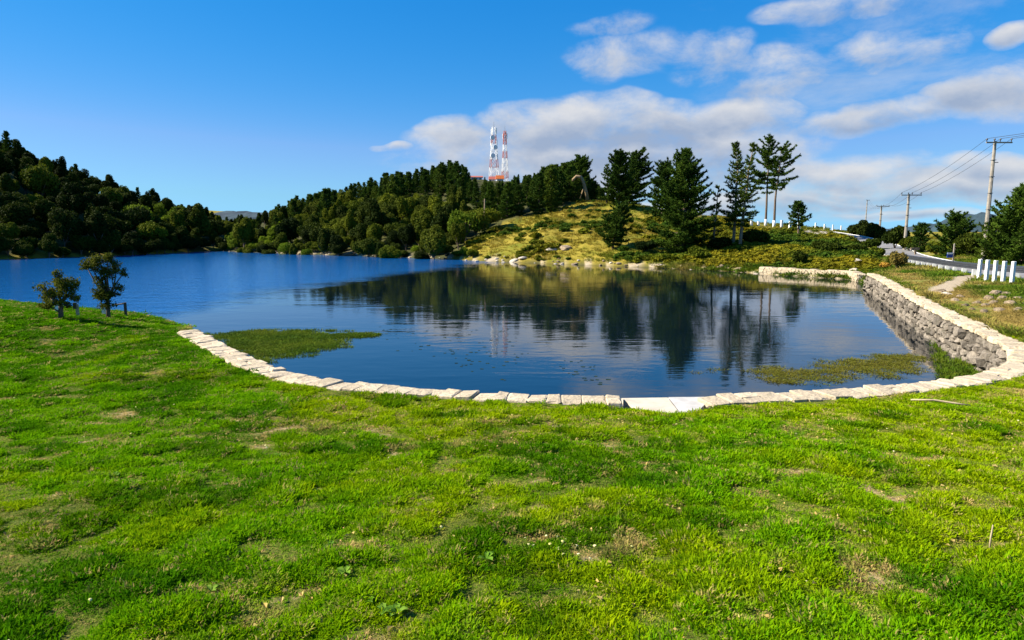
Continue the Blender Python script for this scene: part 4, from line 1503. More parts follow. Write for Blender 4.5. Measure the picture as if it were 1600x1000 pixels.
def broad_mesh(name, mat, seed, n=7600, size=.175, r=(1, 1, .9), lobes=11, trunk=True):
    """round crowned tree of unit radius standing on its foot"""
    rng = np.random.default_rng(seed)
    P, N = bush_points(rng, n, r, lobes, (.30, .48), -.15)
    P[:, 2] += r[2] * .92
    P = P[P[:, 2] > .02]; N = N[:len(P)]
    V = leaf_cloud(P, N, size / 3.0, rng, 1.0, .45, .45)
    mb = MB()
    mb.tube([(0, 0, -.2), (.03, .02, .5), (0, .05, 1.0)], [.07, .055, .03], 5)
    for q in range(4):
        a = q * 1.6 + rng.uniform()
        mb.tube([(0, 0, .4), (math.cos(a) * .3, math.sin(a) * .3, .85), (math.cos(a) * .5, math.sin(a) * .5, 1.1)], [.04, .03, .012], 4, False)
    TV = np.concatenate(mb.V); nt = len(TV)
    Q = np.concatenate(mb.Q)
    T = tri_faces(len(V)) + nt
    mt = np.concatenate(mb.T) if mb.T else np.zeros((0, 3), int)
    mi = np.r_[np.ones(len(Q)), np.ones(len(mt)), np.zeros(len(T))]
    return mesh_np(name, np.vstack([TV, V]), [Q, np.vstack([mt, T])], [mat, M['bark']], False, None, mi)


def far_pine_mesh(name, mat, seed, h=7.0, r=1.7, **kw):
    mb, V = make_pine(seed, h, r, start=.10, spacing=.55, per=5, step=.42, nn=7, length=.50, width=.11, **kw)
    TV = np.concatenate(mb.V); nt = len(TV); Q = np.concatenate(mb.Q)
    mt = np.concatenate(mb.T)
    T = tri_faces(len(V)) + nt
    mi = np.r_[np.ones(len(Q)), np.ones(len(mt)), np.zeros(len(T))]
    return mesh_np(name, np.vstack([TV, V]), [Q, np.vstack([mt, T])], [mat, M['bark']], False, None, mi)


def poisson(poly, spacing, n, rng, cond=None):
    poly = np.array(poly); lo, hi = poly.min(0), poly.max(0)
    X = rng.uniform(lo, hi, (n, 2))
    X = X[inside(X[:, 0], X[:, 1], poly)]
    if cond is not None: X = X[cond(X[:, 0], X[:, 1])]
    out = []
    for p in X:
        sp_ = spacing(p) if callable(spacing) else spacing
        if all((p[0] - q[0]) ** 2 + (p[1] - q[1]) ** 2 > sp_ * sp_ for q in out):
            out.append(p)
    return np.array(out)


def project(x, y, z):
    d = y * CP - (z - CAM_Z) * SP
    u = x / d
    v = -(y * SP + (z - CAM_Z) * CP) / d
    return 800 + 1000 * u, 500 + 1000 * v


def woods():
    rng = np.random.default_rng(15)
    shapes = [(1, 1, .9, 11), (.85, .9, 1.15, 8), (1.1, .95, .75, 14), (.75, .8, 1.35, 9), (1, .9, 1.0, 6), (.9, 1, 1.1, 16), (.7, .7, 1.2, 7), (1.1, 1, .85, 9)]
    dark = [broad_mesh('wood_tree', M['wood_leaf_dark'], 800 + k, r=shapes[k][:3], lobes=shapes[k][3]) for k in range(8)]
    mid = [broad_mesh('wood_tree', M['wood_leaf'], 820 + k, r=shapes[k][:3], lobes=shapes[k][3]) for k in range(8)]
    lime = [broad_mesh('lime_tree', M['lime_leaf'], 840 + k, 3000) for k in range(3)]
    fp = [far_pine_mesh('forest_pine', M['pine_leaf'], 860 + k, profile=.75) for k in range(6)]
    fpl = [far_pine_mesh('forest_pine', M['pine_leaf_light'], 870 + k, profile=.6) for k in range(3)]

    def plant(name, me, x, y, s, label, group, sz=1.0):
        o = link(name, me, None, (x, y, hz(x, y) - .15), (0, 0, rng.uniform(0, 6.28)), (s, s * rng.uniform(.85, 1.15), s * sz * rng.uniform(.85, 1.2)))
        tag(o, label, 'tree', group)
    cols = np.full(260, 2000.0)                      # highest tree top seen so far in each narrow sector

    def seen(px, top, half, margin=5.0):
        a, b = int(np.clip((px - half + 250) / 8, 0, 259)), int(np.clip((px + half + 250) / 8, 0, 259))
        if top > cols[a:b + 1].max() + margin: return False
        a2, b2 = int(np.clip((px - half * .6 + 250) / 8, 0, 259)), int(np.clip((px + half * .6 + 250) / 8, 0, 259))
        cols[a2:b2 + 1] = np.minimum(cols[a2:b2 + 1], top + half * .5)
        return True
    SKX = np.array([-250, 0, 45, 100, 150, 200, 250, 300, 350, 400, 425, 440, 480, 520, 560, 600, 650, 700, 725, 742, 760, 800, 830, 860, 900, 930, 960])
    SKY = np.array([150, 218, 238, 262, 280, 298, 314, 326, 342, 338, 338, 312, 302, 292, 285, 270, 264, 250, 254, 278, 284, 280, 272, 258, 252, 285, 310.])
    # --- the left hillside
    vis = lambda x, y: (x / y > -.95) & (x / y < -.33) & (np.hypot(x, y) < 280)
    pts = poisson(WOOD_LEFT, lambda p: 2.5 + .014 * (p[1] - 80), 16000, rng, vis)
    pts = pts[np.argsort(np.hypot(pts[:, 0], pts[:, 1]))]
    d, _ = poly_dist(pts[:, 0], pts[:, 1], np.vstack([LAKE, LAKE[:1]]))
    nl = 0
    for p, dd in zip(pts, d):
        if dd < 1.2 or nl >= 295: continue
        z0 = hz(p[0], p[1])
        px, py = project(p[0], p[1], z0)
        s = (1.6 + 1.4 * rng.uniform() ** 1.5) * (1 + .0025 * (p[1] - 80))
        lim = np.interp(px, SKX, SKY) + rng.uniform(-2, 6)
        top = project(p[0], p[1], z0 + s * 1.85)[1]
        if top < lim:
            s *= max(.3, (py - lim) / max(py - top, 1))
            if py - lim < 4: continue
            top = lim
        half = s / p[1] * 1000
        if not seen(px, top, half): continue
        nl += 1
        k = rng.uniform()
        if 200 < px < 300 and 320 < py < 385 and k < .16:
            plant('lime_tree', lime[nl % 3], p[0], p[1], s, 'yellow green crown standing out in the dark wood on the left hillside', 'bright crowns in the left wood')
        else:
            plant('hillside_tree', dark[nl % 8] if k < .78 else mid[nl % 8], p[0], p[1], s, 'dark round crowned tree in the wood on the left hillside', 'trees of the left hillside wood')
    # a fringe of bushes overhanging the water
    fr = smooth_line([on_z(x, y, 0)[:2] for x, y in ((352, 393), (335, 392), (270, 395.5), (200, 399), (100, 402.5), (0, 405), (-60, 407), (-140, 410))], 2.1)
    for i, p in enumerate(fr):
        q = p + np.array([-.45, .35]) + rng.normal(0, .25, 2)
        plant('waterside_bush', dark[i % 6], q[0], q[1], rng.uniform(1.1, 1.7), 'dark bush overhanging the water at the foot of the left hillside', 'waterside bushes of the left hill', .9)
    print('left wood', nl, len(fr))
    # thin trees along the left skyline
    for i, (px, py, s, h) in enumerate(((12, 226, 124, 26), (30, 240, 126, 22), (42, 246, 126, 24), (92, 268, 131, 20), (120, 275, 134, 22), (130, 280, 134, 18), (150, 285, 137, 14), (175, 295, 140, 22), (215, 306, 144, 16), (235, 313, 146, 16), (244, 318, 146, 24),
                                        (262, 324, 148, 16), (285, 330, 150, 14), (298, 334, 152, 14), (310, 338, 155, 18), (320, 341, 160, 16), (330, 344, 162, 14))):
        p = on_s(px, py, s)
        zz = hz(p[0], p[1])
        hh = max(2.0, on_s(px, py - h * .8, s)[2] - zz)
        o = link('skyline_tree', dark[i % 6] if i % 4 else fp[i % 6], None, (p[0], p[1], zz - .1), (0, 0, i), (hh / 2.6, hh / 2.6, hh / 1.9) if i % 4 else (hh / 7, hh / 7, hh / 7))
        tag(o, 'small tree standing against the sky on the left ridge', 'tree', 'skyline trees of the left ridge')
    # --- broadleaf belt along the middle shore, pines above it
    def belt(x, y):
        return (x / y > -.52) & (x / y < .16)
    pts = poisson(WOOD_MID, lambda p: 2.2 + .005 * (p[1] - 80), 14000, rng, belt)
    pts = pts[np.argsort(pts[:, 1])]
    d, _ = poly_dist(pts[:, 0], pts[:, 1], np.vstack([LAKE, LAKE[:1]]))
    nz = fbm(pts[:, 0] * .05, pts[:, 1] * .05, 55, 3)
    upper = d + (nz - .5) * 16 + np.clip((pts[:, 0] + 12) * 1.2, 0, 26)
    cols[:] = 2000
    nb = 0; npn = 0
    for p, dd, up in zip(pts, d, upper):
        z0 = hz(p[0], p[1])
        px, py = project(p[0], p[1], z0)
        if abs(p[0] + 4) < 9 and 190 < p[1] < 218: continue            # clearing of the radio station
        lim = np.interp(px, SKX, SKY)
        if up < 33 and not (dd > 6 and rng.uniform() < .10):
            if dd < .3 or nb >= 240: continue
            s = (1.2 + 1.5 * rng.uniform() ** 1.5) * (1 if dd > 3 else .85)
            lim += rng.uniform(14, 24)
            top = project(p[0], p[1], z0 + s * 1.85)[1]
            if top < lim:
                s *= max(.3, (py - lim) / max(py - top, 1)); top = lim
                if py - lim < 8: continue
            if not seen(px, top, s / p[1] * 1000): continue
            nb += 1
            k = rng.uniform()
            if dd < 9 and k < .26:
                plant('lime_tree', lime[nb % 3], p[0], p[1], s * .9, 'bright green bushy tree in the belt along the middle shore', 'bright trees of the middle shore belt', 1.1)
            else:
                plant('shore_tree', mid[nb % 8] if k < .85 else dark[nb % 8], p[0], p[1], s, 'olive green round crowned tree in the belt along the middle shore', 'trees of the middle shore belt', 1.1)
        else:
            if npn >= 270 or (nz_gap(p[0], p[1]) and px < 760): continue
            hh = rng.uniform(4.5, 8.8) * (1.15 if px > 700 else 1.0)
            lim += rng.choice([0, 3, 6, 10, 15])
            top = project(p[0], p[1], z0 + hh)[1]
            if top < lim:
                hh *= max(.3, (py - lim) / max(py - top, 1)); top = lim
                if py - lim < 8: continue
            wd = hh / 7.0 * rng.uniform(.85, 1.25)
            if not seen(px, top, 1.2 * wd / p[1] * 1000, 3): continue
            npn += 1
            o = link('forest_pine', fp[npn % 6] if rng.uniform() < .65 else fpl[npn % 3], None, (p[0], p[1], z0 - .2), (0, 0, rng.uniform(0, 6)), (wd, wd, hh / 7.0))
            tag(o, 'dark pine of the wood covering the hill below the radio masts', 'tree', 'pines of the hill below the masts')
    fr = smooth_line([on_z(x, y, 0)[:2] for x, y in ((352, 393), (450, 396.5), (560, 400), (700, 405), (735, 407))], 1.9)
    for i, p in enumerate(fr):
        q = p + np.array([.2, .9]) + rng.normal(0, .3, 2)
        plant('waterside_bush', (lime[i % 3] if i % 5 == 0 else mid[(i * 3) % 8]), q[0], q[1], rng.uniform(.75, 1.35), 'low bush at the waterline of the middle shore belt', 'waterside bushes of the middle shore', .9)
    print('belt', nb, 'pines', npn)


def nz_gap(x, y):
    return fbm(np.array([x * .06]), np.array([y * .06]), 88, 3)[0] > .60


woods()

# ------------------------------------------------------------------ the two small trees on the left bank
def branching_tree(name, loc, label, H, spread, seed, leaf, clump_n, leaf_size, crowns, lean=(0, 0)):
    """crowns: list of (x, z, rx, rz) leaf masses, x across the view, in metres above the foot"""
    rng = np.random.default_rng(seed)
    root = thing(name, loc, label, 'tree')
    mb = MB()
    P = []; N = []
    mb.tube([(0, 0, -.1), (.02, 0, .25), (.03 + lean[0] * .3, .03, H * .35)], [.085, .07, .05], 7)
    fork = np.array([.03 + lean[0] * .3, .03, H * .30])
    for (cx, cz, rx, rz_) in crowns:
        c = np.array([cx, rng.normal(0, .12), cz])
        mid_ = (fork + c) / 2 + rng.normal(0, .06, 3)
        if c[2] > fork[2]:
            mb.tube([fork, mid_, c], [.04, .028, .014], 5)
        else:
            mb.tube([(0, 0, .2), (c + np.array([0, 0, .3])) / 2, c], [.03, .02, .012], 5)
        m = 7
        for q in range(m):
            d = rng.normal(size=3); d /= np.linalg.norm(d)
            e = c + d * np.array([rx, rx * .9, rz_]) * rng.uniform(.5, .95)
            mb.tube([c, (c + e) / 2 + rng.normal(0, .03, 3), e], [.014, .009, .004], 4, False)
            k = int(clump_n * rx * rz_ / .12)
            o = e + rng.normal(size=(k, 3)) * np.array([rx, rx, rz_]) * .27
            P.append(o); N.append(o - c + np.array([0, 0, .1]))
    mb.build('trunk', M['bark'], root, True)
    P = np.concatenate(P); N = np.concatenate(N)
    N /= np.linalg.norm(N, axis=1)[:, None] + 1e-9
    V = leaf_cloud(P, N, leaf_size, rng, 1.5, .4, .7)
    link('crown', mesh_np('crown', V, tri_faces(len(V)), [M[leaf]]), root)
    return root


def bank_pt(px, py, z0=.6):
    p = ground_hit(px, py)
    if p is None or p[2] < -.02:
        p = on_z(px, py, z0); p[2] = hz(p[0], p[1])
    return p


p1 = bank_pt(95, 498); p2 = bank_pt(169, 497)
k1 = np.linalg.norm(p1[:2]) / 1000 * .80
k1 = p1[1] / 1000.0; k2 = p2[1] / 1000.0
X1 = lambda a, b, rx, rz: ((a - 95) * k1, (498 - b) * k1, rx * k1, rz * k1)
X2 = lambda a, b, rx, rz: ((a - 169) * k2, (497 - b) * k2, rx * k2, rz * k2)
branching_tree('small_tree', p1, 'low bushy small tree, left one of the two on the left bank', 1.7, .7, 3, 'olive_leaf', 170, .028,
               [X1(97, 440, 13, 13), X1(104, 452, 15, 13), X1(80, 456, 16, 11), X1(70, 463, 10, 8), X1(116, 448, 8, 10), X1(114, 464, 8, 10), X1(95, 428, 7, 7), X1(92, 468, 14, 10), X1(77, 478, 9, 6), X1(104, 476, 8, 6)])
branching_tree('small_tree', p2, 'taller small tree with two leaf tiers, right one of the two on the left bank', 2.2, .7, 4, 'olive_leaf', 170, .028,
               [X2(165, 404, 17, 10), X2(152, 410, 12, 9), X2(178, 405, 11, 9), X2(143, 416, 8, 5), X2(160, 422, 12, 7), X2(174, 424, 11, 7), X2(166, 436, 10, 6), X2(188, 416, 10, 8), X2(198, 426, 7, 7), X2(183, 428, 10, 7), X2(165, 452, 13, 12), X2(172, 463, 14, 10), X2(160, 462, 9, 9), X2(190, 448, 9, 6), X2(186, 458, 8, 5), X2(170, 477, 11, 7)])

# old fence posts beside them
q = bank_pt(122, 497)
fo = thing('fence_post', q, 'short weathered fence post in the cream of its sunlit face between the two small trees', 'post')
mb = MB(); mb.box((0, 0, .2), (.085, .085, .55), .4); mb.build('post', M['cream_wood'], fo)  # cream of the sunlit face put into the whole post's colour
mb = MB(); mb.box((-.05, -.03, .42), (.10, .10, .20), .4); mb.build('post_top', M['old_wood'], fo)
q = bank_pt(197, 495)
fo = thing('wooden_rail', q, 'dark wooden rail on a corner post right of the taller small tree', 'rail')
mb = MB(); mb.box((0, 0, .24), (.07, .09, .62), .1); mb.build('post', M['old_wood'], fo)
mb = MB(); mb.tube([(.0, 0, .52), (-.30, .05, .47), (-.58, .1, .44)], [.035, .032, .03], 6); mb.build('top_rail', M['old_wood'], fo)
q = bank_pt(90, 490)
fo = thing('fence_post', q, 'whitewashed fence post half hidden behind the low bushy tree', 'post')
mb = MB(); mb.box((0, 0, .15), (.1, .1, .5), .2, .95); mb.build('post', M['white_paint'], fo)
q = bank_pt(163, 492)
fo = thing('fence_post', q, 'whitewashed fence post half hidden behind the taller small tree', 'post')
mb = MB(); mb.box((0, 0, .15), (.11, .1, .5), .2, .95); mb.build('post', M['white_paint'], fo)

# ------------------------------------------------------------------ radio station on the hilltop
def lattice(name, px_c, base_py, top_py, s, w0, w1, bands, label, extras, rz=.3):
    p = on_s(px_c, base_py, s); zt = on_s(px_c, top_py, s)[2]
    p[2] = hz(p[0], p[1]); H = zt - p[2]
    root = thing(name, p, label, 'mast', 'radio masts on the hilltop', rz)
    n = len(bands)
    for i, mat in enumerate(bands):
        mb = MB()
        z0, z1 = H * i / n, H * (i + 1) / n
        a, b = w0 + (w1 - w0) * i / n, w0 + (w1 - w0) * (i + 1) / n
        co = [(-1, -1), (1, -1), (1, 1), (-1, 1)]
        nseg = 1
        for k in range(4):
            c, d = co[k], co[(k + 1) % 4]
            mb.tube([(c[0] * a / 2, c[1] * a / 2, z0), (c[0] * b / 2, c[1] * b / 2, z1)], .075, 5)
            for q in range(nseg):
                t0, t1 = q / nseg, (q + 1) / nseg
                wa, wb = a + (b - a) * t0, a + (b - a) * t1
                za, zb = z0 + (z1 - z0) * t0, z0 + (z1 - z0) * t1
                mb.tube([(c[0] * wa / 2, c[1] * wa / 2, za), (d[0] * wb / 2, d[1] * wb / 2, zb)], .036, 4)
                mb.tube([(d[0] * wa / 2, d[1] * wa / 2, za), (c[0] * wb / 2, c[1] * wb / 2, zb)], .036, 4)
                mb.tube([(c[0] * wa / 2, c[1] * wa / 2, za), (d[0] * wa / 2, d[1] * wa / 2, za)], .045, 4)
        sec = mb.build('mast_section', M[mat], root)
        sec['label'] = ('red' if 'red' in mat else 'white') + ' painted lattice section'
    mb = MB(); mb.tube([(0, 0, H), (0, 0, H + 1.6)], [.07, .03], 5); mb.build('antenna_rod', M['steel'], root)
    for (kind, hx, hz_) in extras:
        hh = H * hz_
        ww = w0 + (w1 - w0) * hz_
        mb = MB()
        if kind == 'dish':
            y = -ww / 2 - .35
            th = np.linspace(0, 2 * np.pi, 16, endpoint=False)
            R = .75
            rim = np.c_[hx + np.cos(th) * R, np.full(16, y - .35), hh + np.sin(th) * R]
            back = np.c_[hx + np.cos(th) * R, np.full(16, y), hh + np.sin(th) * R]
            V = np.vstack([rim, back, [[hx, y - .4, hh]], [[hx, y + .15, hh]]])
            Q = [[k, 16 + k, 16 + (k + 1) % 16, (k + 1) % 16] for k in range(16)]
            T = [[32, k, (k + 1) % 16] for k in range(16)] + [[33, 16 + (k + 1) % 16, 16 + k] for k in range(16)]
            mb.add(V, Q, T)
            mb.build('drum_dish', M['white_paint'], root)
        else:
            mb.box((hx, -ww / 2 - .2, hh), (.32, .2, 1.7))
            mb.box((-hx, ww / 2 + .2, hh), (.32, .2, 1.7))
            mb.build('panel_antenna', M['white_paint'], root)
    return root


lattice('radio_mast', 772, 286, 200, 208, 2.9, .9, ['white_paint', 'white_paint', 'red_paint', 'white_paint', 'white_paint', 'red_paint', 'white_paint'],
        'taller and wider lattice radio mast with white drum dishes', [('dish', -.75, .80), ('dish', .1, .63), ('panel', .8, .47), ('dish', -.8, .48), ('panel', .6, .92), ('panel', .7, .72)])
lattice('radio_mast', 789, 286, 206, 212, 2.0, .6, ['white_paint', 'red_paint', 'white_paint', 'white_paint', 'red_paint', 'white_paint', 'red_paint', 'red_paint'],
        'thinner red and white banded lattice radio mast on the right', [('panel', .5, .9)])


def hut(px, py, s, w, d, h, roof_mat, label, roof_h=.8, rz=.1):
    p = on_s(px, py, s)
    root = thing('station_building', p, label, 'building', None, rz)
    g0 = hz(p[0], p[1])
    mb = MB(); mb.box((0, 0, (h + g0 - p[2]) / 2 - .3), (w, d, h + (p[2] - g0) + .6)); mb.build('wall', M['house_wall'], root)
    e = .3
    V = [(-w / 2 - e, -d / 2 - e, h), (w / 2 + e, -d / 2 - e, h), (w / 2 + e, d / 2 + e, h), (-w / 2 - e, d / 2 + e, h), (-w / 2 - e, 0, h + roof_h), (w / 2 + e, 0, h + roof_h)]
    mb = MB(); mb.add(V, [[0, 1, 5, 4], [2, 3, 4, 5], [0, 3, 2, 1]], [[0, 4, 3], [1, 2, 5]]); mb.build('roof', M[roof_mat], root)
    for k in range(3):
        mb = MB(); mb.box((-w * .33 + k * w * .33, -d / 2 - .02, h * .55), (w * .16, .08, h * .4)); mb.build('window', M['dark_glass'], root)
    return root


hut(781, 286.5, 203, 2.0, 2.2, 1.3, 'orange_roof', 'small building with a bright orange roof at the foot of the masts', 1.2)
hut(769, 287, 205, 1.6, 2.0, 1.3, 'red_roof', 'small dull red roofed hut left of the orange roofed building', 1.0)
hut(744, 284, 200, 3.6, 3, 1.3, 'red_roof', 'long white house with low red roof left of the masts', .5)

# thin bare pole in front of the wood
p = on_s(757, 364, 92); p[2] = hz(p[0], p[1])
bp = thing('bare_pole', p, 'thin bare wooden pole in front of the dark pines', 'pole')
H = on_s(757, 311, 92)[2] - p[2]
mb = MB(); mb.tube([(0, 0, -.2), (0, 0, H * .5), (.05, 0, H)], [.10, .09, .07], 6); mb.build('pole', M['bark_pale'], bp, True)
mb = MB(); mb.tube([(-.25, 0, H * .93), (.3, 0, H * .93)], .04, 5); mb.build('cross_peg', M['bark_pale'], bp)

# ------------------------------------------------------------------ utility poles and wires
POLES = []


def utility_pole(px, base_py, top_py, s, label, arm=2.0, rz=0.0, thick=.15):
    p = foot(px, base_py, s); g0 = p[2]; s = p[1] / ray(px, base_py)[1]
    ztop = on_s(px, top_py, s)[2]
    p[2] = g0; H = ztop - g0
    root = thing('utility_pole', p, label, 'utility pole', 'utility poles along the road', rz)
    mb = MB(); mb.tube([(0, 0, -.3), (0, 0, H * .5), (0, 0, H)], [thick * 1.15, thick * .95, thick * .7], 8); mb.build('pole', M['pole_concrete'], root, False)
    mb = MB(); mb.box((.25, -.10, H - .12), (arm, .08, .10)); mb.build('crossarm', M['pole_concrete'], root)
    pts = []
    for ix in (-arm * .48 + .25, -.12, .32, arm * .46 + .25):
        m2 = MB(); m2.tube([(ix, -.10, H - .06), (ix, -.10, H + .05), (ix, -.10, H + .09), (ix, -.10, H + .17)], [.03, .03, .075, .06], 7); m2.build('insulator', M['insulator'], root)
        pts.append(Vector((ix, -.10, H + .17)))
    for zz in np.arange(1.6, H - 1, 1.25):
        m2 = MB(); m2.box((0, 0, zz), (thick * 1.9, thick * 1.9, .04)); m2.build('band', M['steel'], root)
    m2 = MB(); m2.tube([(thick * .8, 0, H - 1.6), (thick * .8 + .25, -.05, H - 1.6)], .03, 5); m2.build('step_bracket', M['steel'], root)
    R = Matrix.Rotation(rz, 3, 'Z')
    POLES.append([np.array(root.location) + np.array(R @ v) for v in pts])
    return root


utility_pole(1536, 410, 224, 46, 'nearest and tallest utility pole, beside the white posts', 2.0)
utility_pole(1413, 391, 304, 96, 'second utility pole along the road, right of the round bushes', 2.4, 0, .17)
utility_pole(1373, 378, 322, 146, 'third utility pole, half hidden by the round bushes', 2.5, 0, .2)
utility_pole(1351, 368, 313, 185, 'farthest utility pole rising behind the round bushes', 1.2, 0, .2)
nxt = [v + np.array([6, -42, 1.2]) for v in POLES[0]]
SEQ = [nxt] + POLES
for w in (0, 2, 3):
    mb = MB()
    for a, b in zip(SEQ[:-1], SEQ[1:]):
        A, B = a[w], b[w]
        t = np.linspace(0, 1, 14)[:, None]
        P = A + (B - A) * t; P[:, 2] -= (4 * .022 * np.linalg.norm(B - A)) * (t * (1 - t))[:, 0] * .6
        mb.tube(P, .016, 4, False)
    o = mb.build('overhead_wire', M['wire'])
    tag(o, {0: 'overhead wire on the leftmost insulators of the utility poles', 2: 'overhead wire on the middle insulators of the utility poles', 3: 'overhead wire on the rightmost insulators of the utility poles'}[w], 'wire', 'overhead wires')

# ------------------------------------------------------------------ white posts
def white_post(px, base_py, top_py, label, group, s=None, w=.12):
    if s is None:
        p = bank_pt(px, base_py, 1.3)
    else:
        p = foot(px, base_py, s)
    ztop = on_s(px, top_py, math.hypot(p[1], 0) / ray(px, top_py)[1])[2]
    H = max(.5, ztop - p[2])
    bm = bmesh.new()
    bmesh.ops.create_cube(bm, size=1)
    for v in bm.verts:
        v.co.x *= w * (1.06 if v.co.z < 0 else .97); v.co.y *= w; v.co.z = (v.co.z + .5) * (H + .25) - .25
    bmesh.ops.bevel(bm, geom=bm.edges[:], offset=.012, segments=1, affect='EDGES')
    me = bpy.data.meshes.new('white_post'); bm.to_mesh(me); bm.free(); me.materials.append(M['post_paint'])
    tag(link('white_post', me, None, p, (0, 0, .12)), label, 'post', group)


ordn = ['first', 'second', 'third', 'fourth', 'fifth']
for i, (px, b, t) in enumerate(((1529, 437, 405), (1540.5, 440, 406), (1553, 442, 407), (1566.5, 444, 408), (1580.5, 446, 408.5))):
    white_post(px, b, t, '%s from the left of the five big white posts beside the nearest utility pole' % ordn[i], 'big white posts by the road', w=.135)
for i, (px, b, t) in enumerate(((1274, 357, 348), (1288, 358.5, 350), (1301, 360, 351), (1314, 361, 352.5))):
    white_post(px, b, t, '%s from the left of the four slim white posts along the climbing road' % ordn[i], 'slim white road posts', s=112, w=.16)
for i, (px, b, t) in enumerate(((1164, 352, 344), (1174, 352.5, 345), (1185, 353, 346), (1221, 356, 344), (1234, 357, 346), (1248, 358, 347))):
    white_post(px, b, t, ['leftmost stubby white post on the crest', 'second stubby white post from the left on the crest', 'stubby white post on the crest left of the tall pair of open pines', 'stubby white post on the crest just right of the leaning open pine',
                          'stubby white post on the crest between the leaning pine and the lone small pine', 'white post on the crest behind the lone small pine'][i], 'stubby white posts on the crest', s=98, w=.3)

# ------------------------------------------------------------------ guard rail beside the road
GR = edge_line(ROAD, -2.3, 0)
i0 = int(np.argmin(np.hypot(GR[:, 0] - 27, GR[:, 1] - 33))) - 6
i1 = int(np.argmin(np.hypot(GR[:, 0] - 33, GR[:, 1] - 56)))
seg = GR[i0:i1 + 1]
gro = thing('guard_rail', (seg[0][0], seg[0][1], seg[0][2]), 'grey steel guard rail on white blocks along the near edge of the road', 'guard rail')
org = np.array(gro.location)
mb = MB()
P = seg - org
mb.tube(P + np.array([0, 0, .46]), .07, 5); mb.tube(P + np.array([0, 0, .36]), .06, 5); mb.tube(P + np.array([0, 0, .56]), .07, 5)
mb.build('rail', M['rail_steel'], gro)
for k, q in enumerate(P):
    mb = MB(); mb.box((q[0] - .06, q[1] - .06, q[2] + .12), (.40, .2, .34), 1.1, .92); mb.build('block', M['block_paint'], gro)

# road sign with a pole, and a small wooden board
p = on_s(1489, 406, 52); p[2] = hz(p[0], p[1])
sg = thing('road_sign', p, 'small blue and white sign on a grey pole across the road', 'sign')
k = 52 / 1000.0
mb = MB(); mb.tube([(0, 0, -.2), (0, 0, 28 * k), (.02, 0, 28.5 * k)], [.06, .055, .05], 7); mb.build('pole', M['pole_concrete'], sg)
mb = MB(); mb.box((-6 * k, -.05, 11 * k), (9 * k, .04, 8 * k)); bd = mb.build('board', M['sign_blue'], sg)
mb = MB(); mb.box((-6 * k, -.076, 13.6 * k), (8.6 * k, .012, 2.4 * k)); mb.build('white_band', M['white_paint'], bd)
p = on_s(1430, 397, 66); p[2] = hz(p[0], p[1])
k = 66 / 1000.0
sg = thing('wooden_board', p, 'weathered wooden board on a stub post across the road', 'sign')
mb = MB(); mb.box((0, 0, 3.5 * k), (2.2 * k, 2.2 * k, 8 * k)); mb.build('post', M['bark_pale'], sg)
mb = MB(); mb.box((-.1, -.05, 9.5 * k), (13 * k, .12, 3.6 * k)); mb.build('board', M['bark_pale'], sg)

# ------------------------------------------------------------------ roadside bushes and trees on the right
def bush(name, px, py, s, w_px, h_px, label, mat, seed, size=.13, n=5200, conifer=False, cat='bush', group='roadside bushes'):
    p = foot(px, py, s); s = p[1] / ray(px, py)[1]
    R = w_px / 2000.0 * s; H = max(.6, on_s(px, py - h_px, s)[2] - p[2])
    root = thing(name, p, label, cat, group)
    rng = np.random.default_rng(seed)
    if conifer:
        mb, V = make_pine(seed, H, R, start=.03, spacing=.33, per=8, step=.24, nn=8, length=.30, width=.06, profile=.55, droop=.05, top_round=.35, trunk_r=.12)
        mb.build('trunk', M['bark'], root, True)
        link('crown', mesh_np('crown', V, tri_faces(len(V)), [M[mat]]), root)
    else:
        P, N = bush_points(rng, n, (1, 1, 1), 13, (.26, .46), -.2)
        P = P * np.array([R, R, H * .55]); P[:, 2] += H * .47
        k = P[:, 2] > .02
        V = leaf_cloud(P[k], N[k], size, rng, 1.1, .45, .55)
        mb = MB()
        for q in range(5):
            a = q * 1.26; mb.tube([(0, 0, -.1), (math.cos(a) * R * .25, math.sin(a) * R * .25, H * .35), (math.cos(a) * R * .5, math.sin(a) * R * .5, H * .62)], [.05, .035, .015], 5)
        mb.build('stem', M['bark'], root, True)
        link('foliage', mesh_np('foliage', V, tri_faces(len(V)), [M[mat]]), root)
    return root


bush('roadside_tree', 1592, 414, 47, 104, 116, 'large dark conifer at the right edge behind the road', 'pine_leaf', 901, conifer=True, cat='tree', group='roadside trees')
bush('roadside_tree', 1553, 408, 52, 62, 66, 'dark spreading conifer directly behind the nearest utility pole', 'pine_leaf_light', 902, conifer=True, cat='tree', group='roadside trees')
bush('roadside_tree', 1492, 400, 60, 72, 62, 'broad dark conifer behind the blue sign', 'pine_leaf', 903, conifer=True, cat='tree', group='roadside trees')
bush('roadside_tree', 1514, 402, 58, 50, 40, 'lower light green bush between the blue sign and the nearest utility pole', 'wood_leaf', 904, .15)
bush('roadside_bush', 1437, 394, 80, 30, 42, 'pointed dark bush right of the second utility pole', 'pine_leaf', 905, conifer=True, cat='tree', group='roadside trees')
bush('roadside_bush', 1398, 388, 90, 34, 34, 'rounded dark bush left of the second utility pole', 'wood_leaf_dark', 906, .2)
bush('roadside_bush', 1420, 392, 86, 28, 26, 'low bush at the foot of the second utility pole', 'wood_leaf', 907, .18)
bush('roadside_bush', 1349, 378, 94, 44, 34, 'big round dark bush at the left end of the roadside row', 'wood_leaf_dark', 908, .2, 7000)
bush('roadside_bush', 1366, 376, 97, 34, 28, 'round dark bush behind the third utility pole', 'wood_leaf_dark', 909, .2)
bush('roadside_bush', 1362, 389, 78, 34, 16, 'low dark bush in front of the big round one', 'wood_leaf_dark', 910, .16)
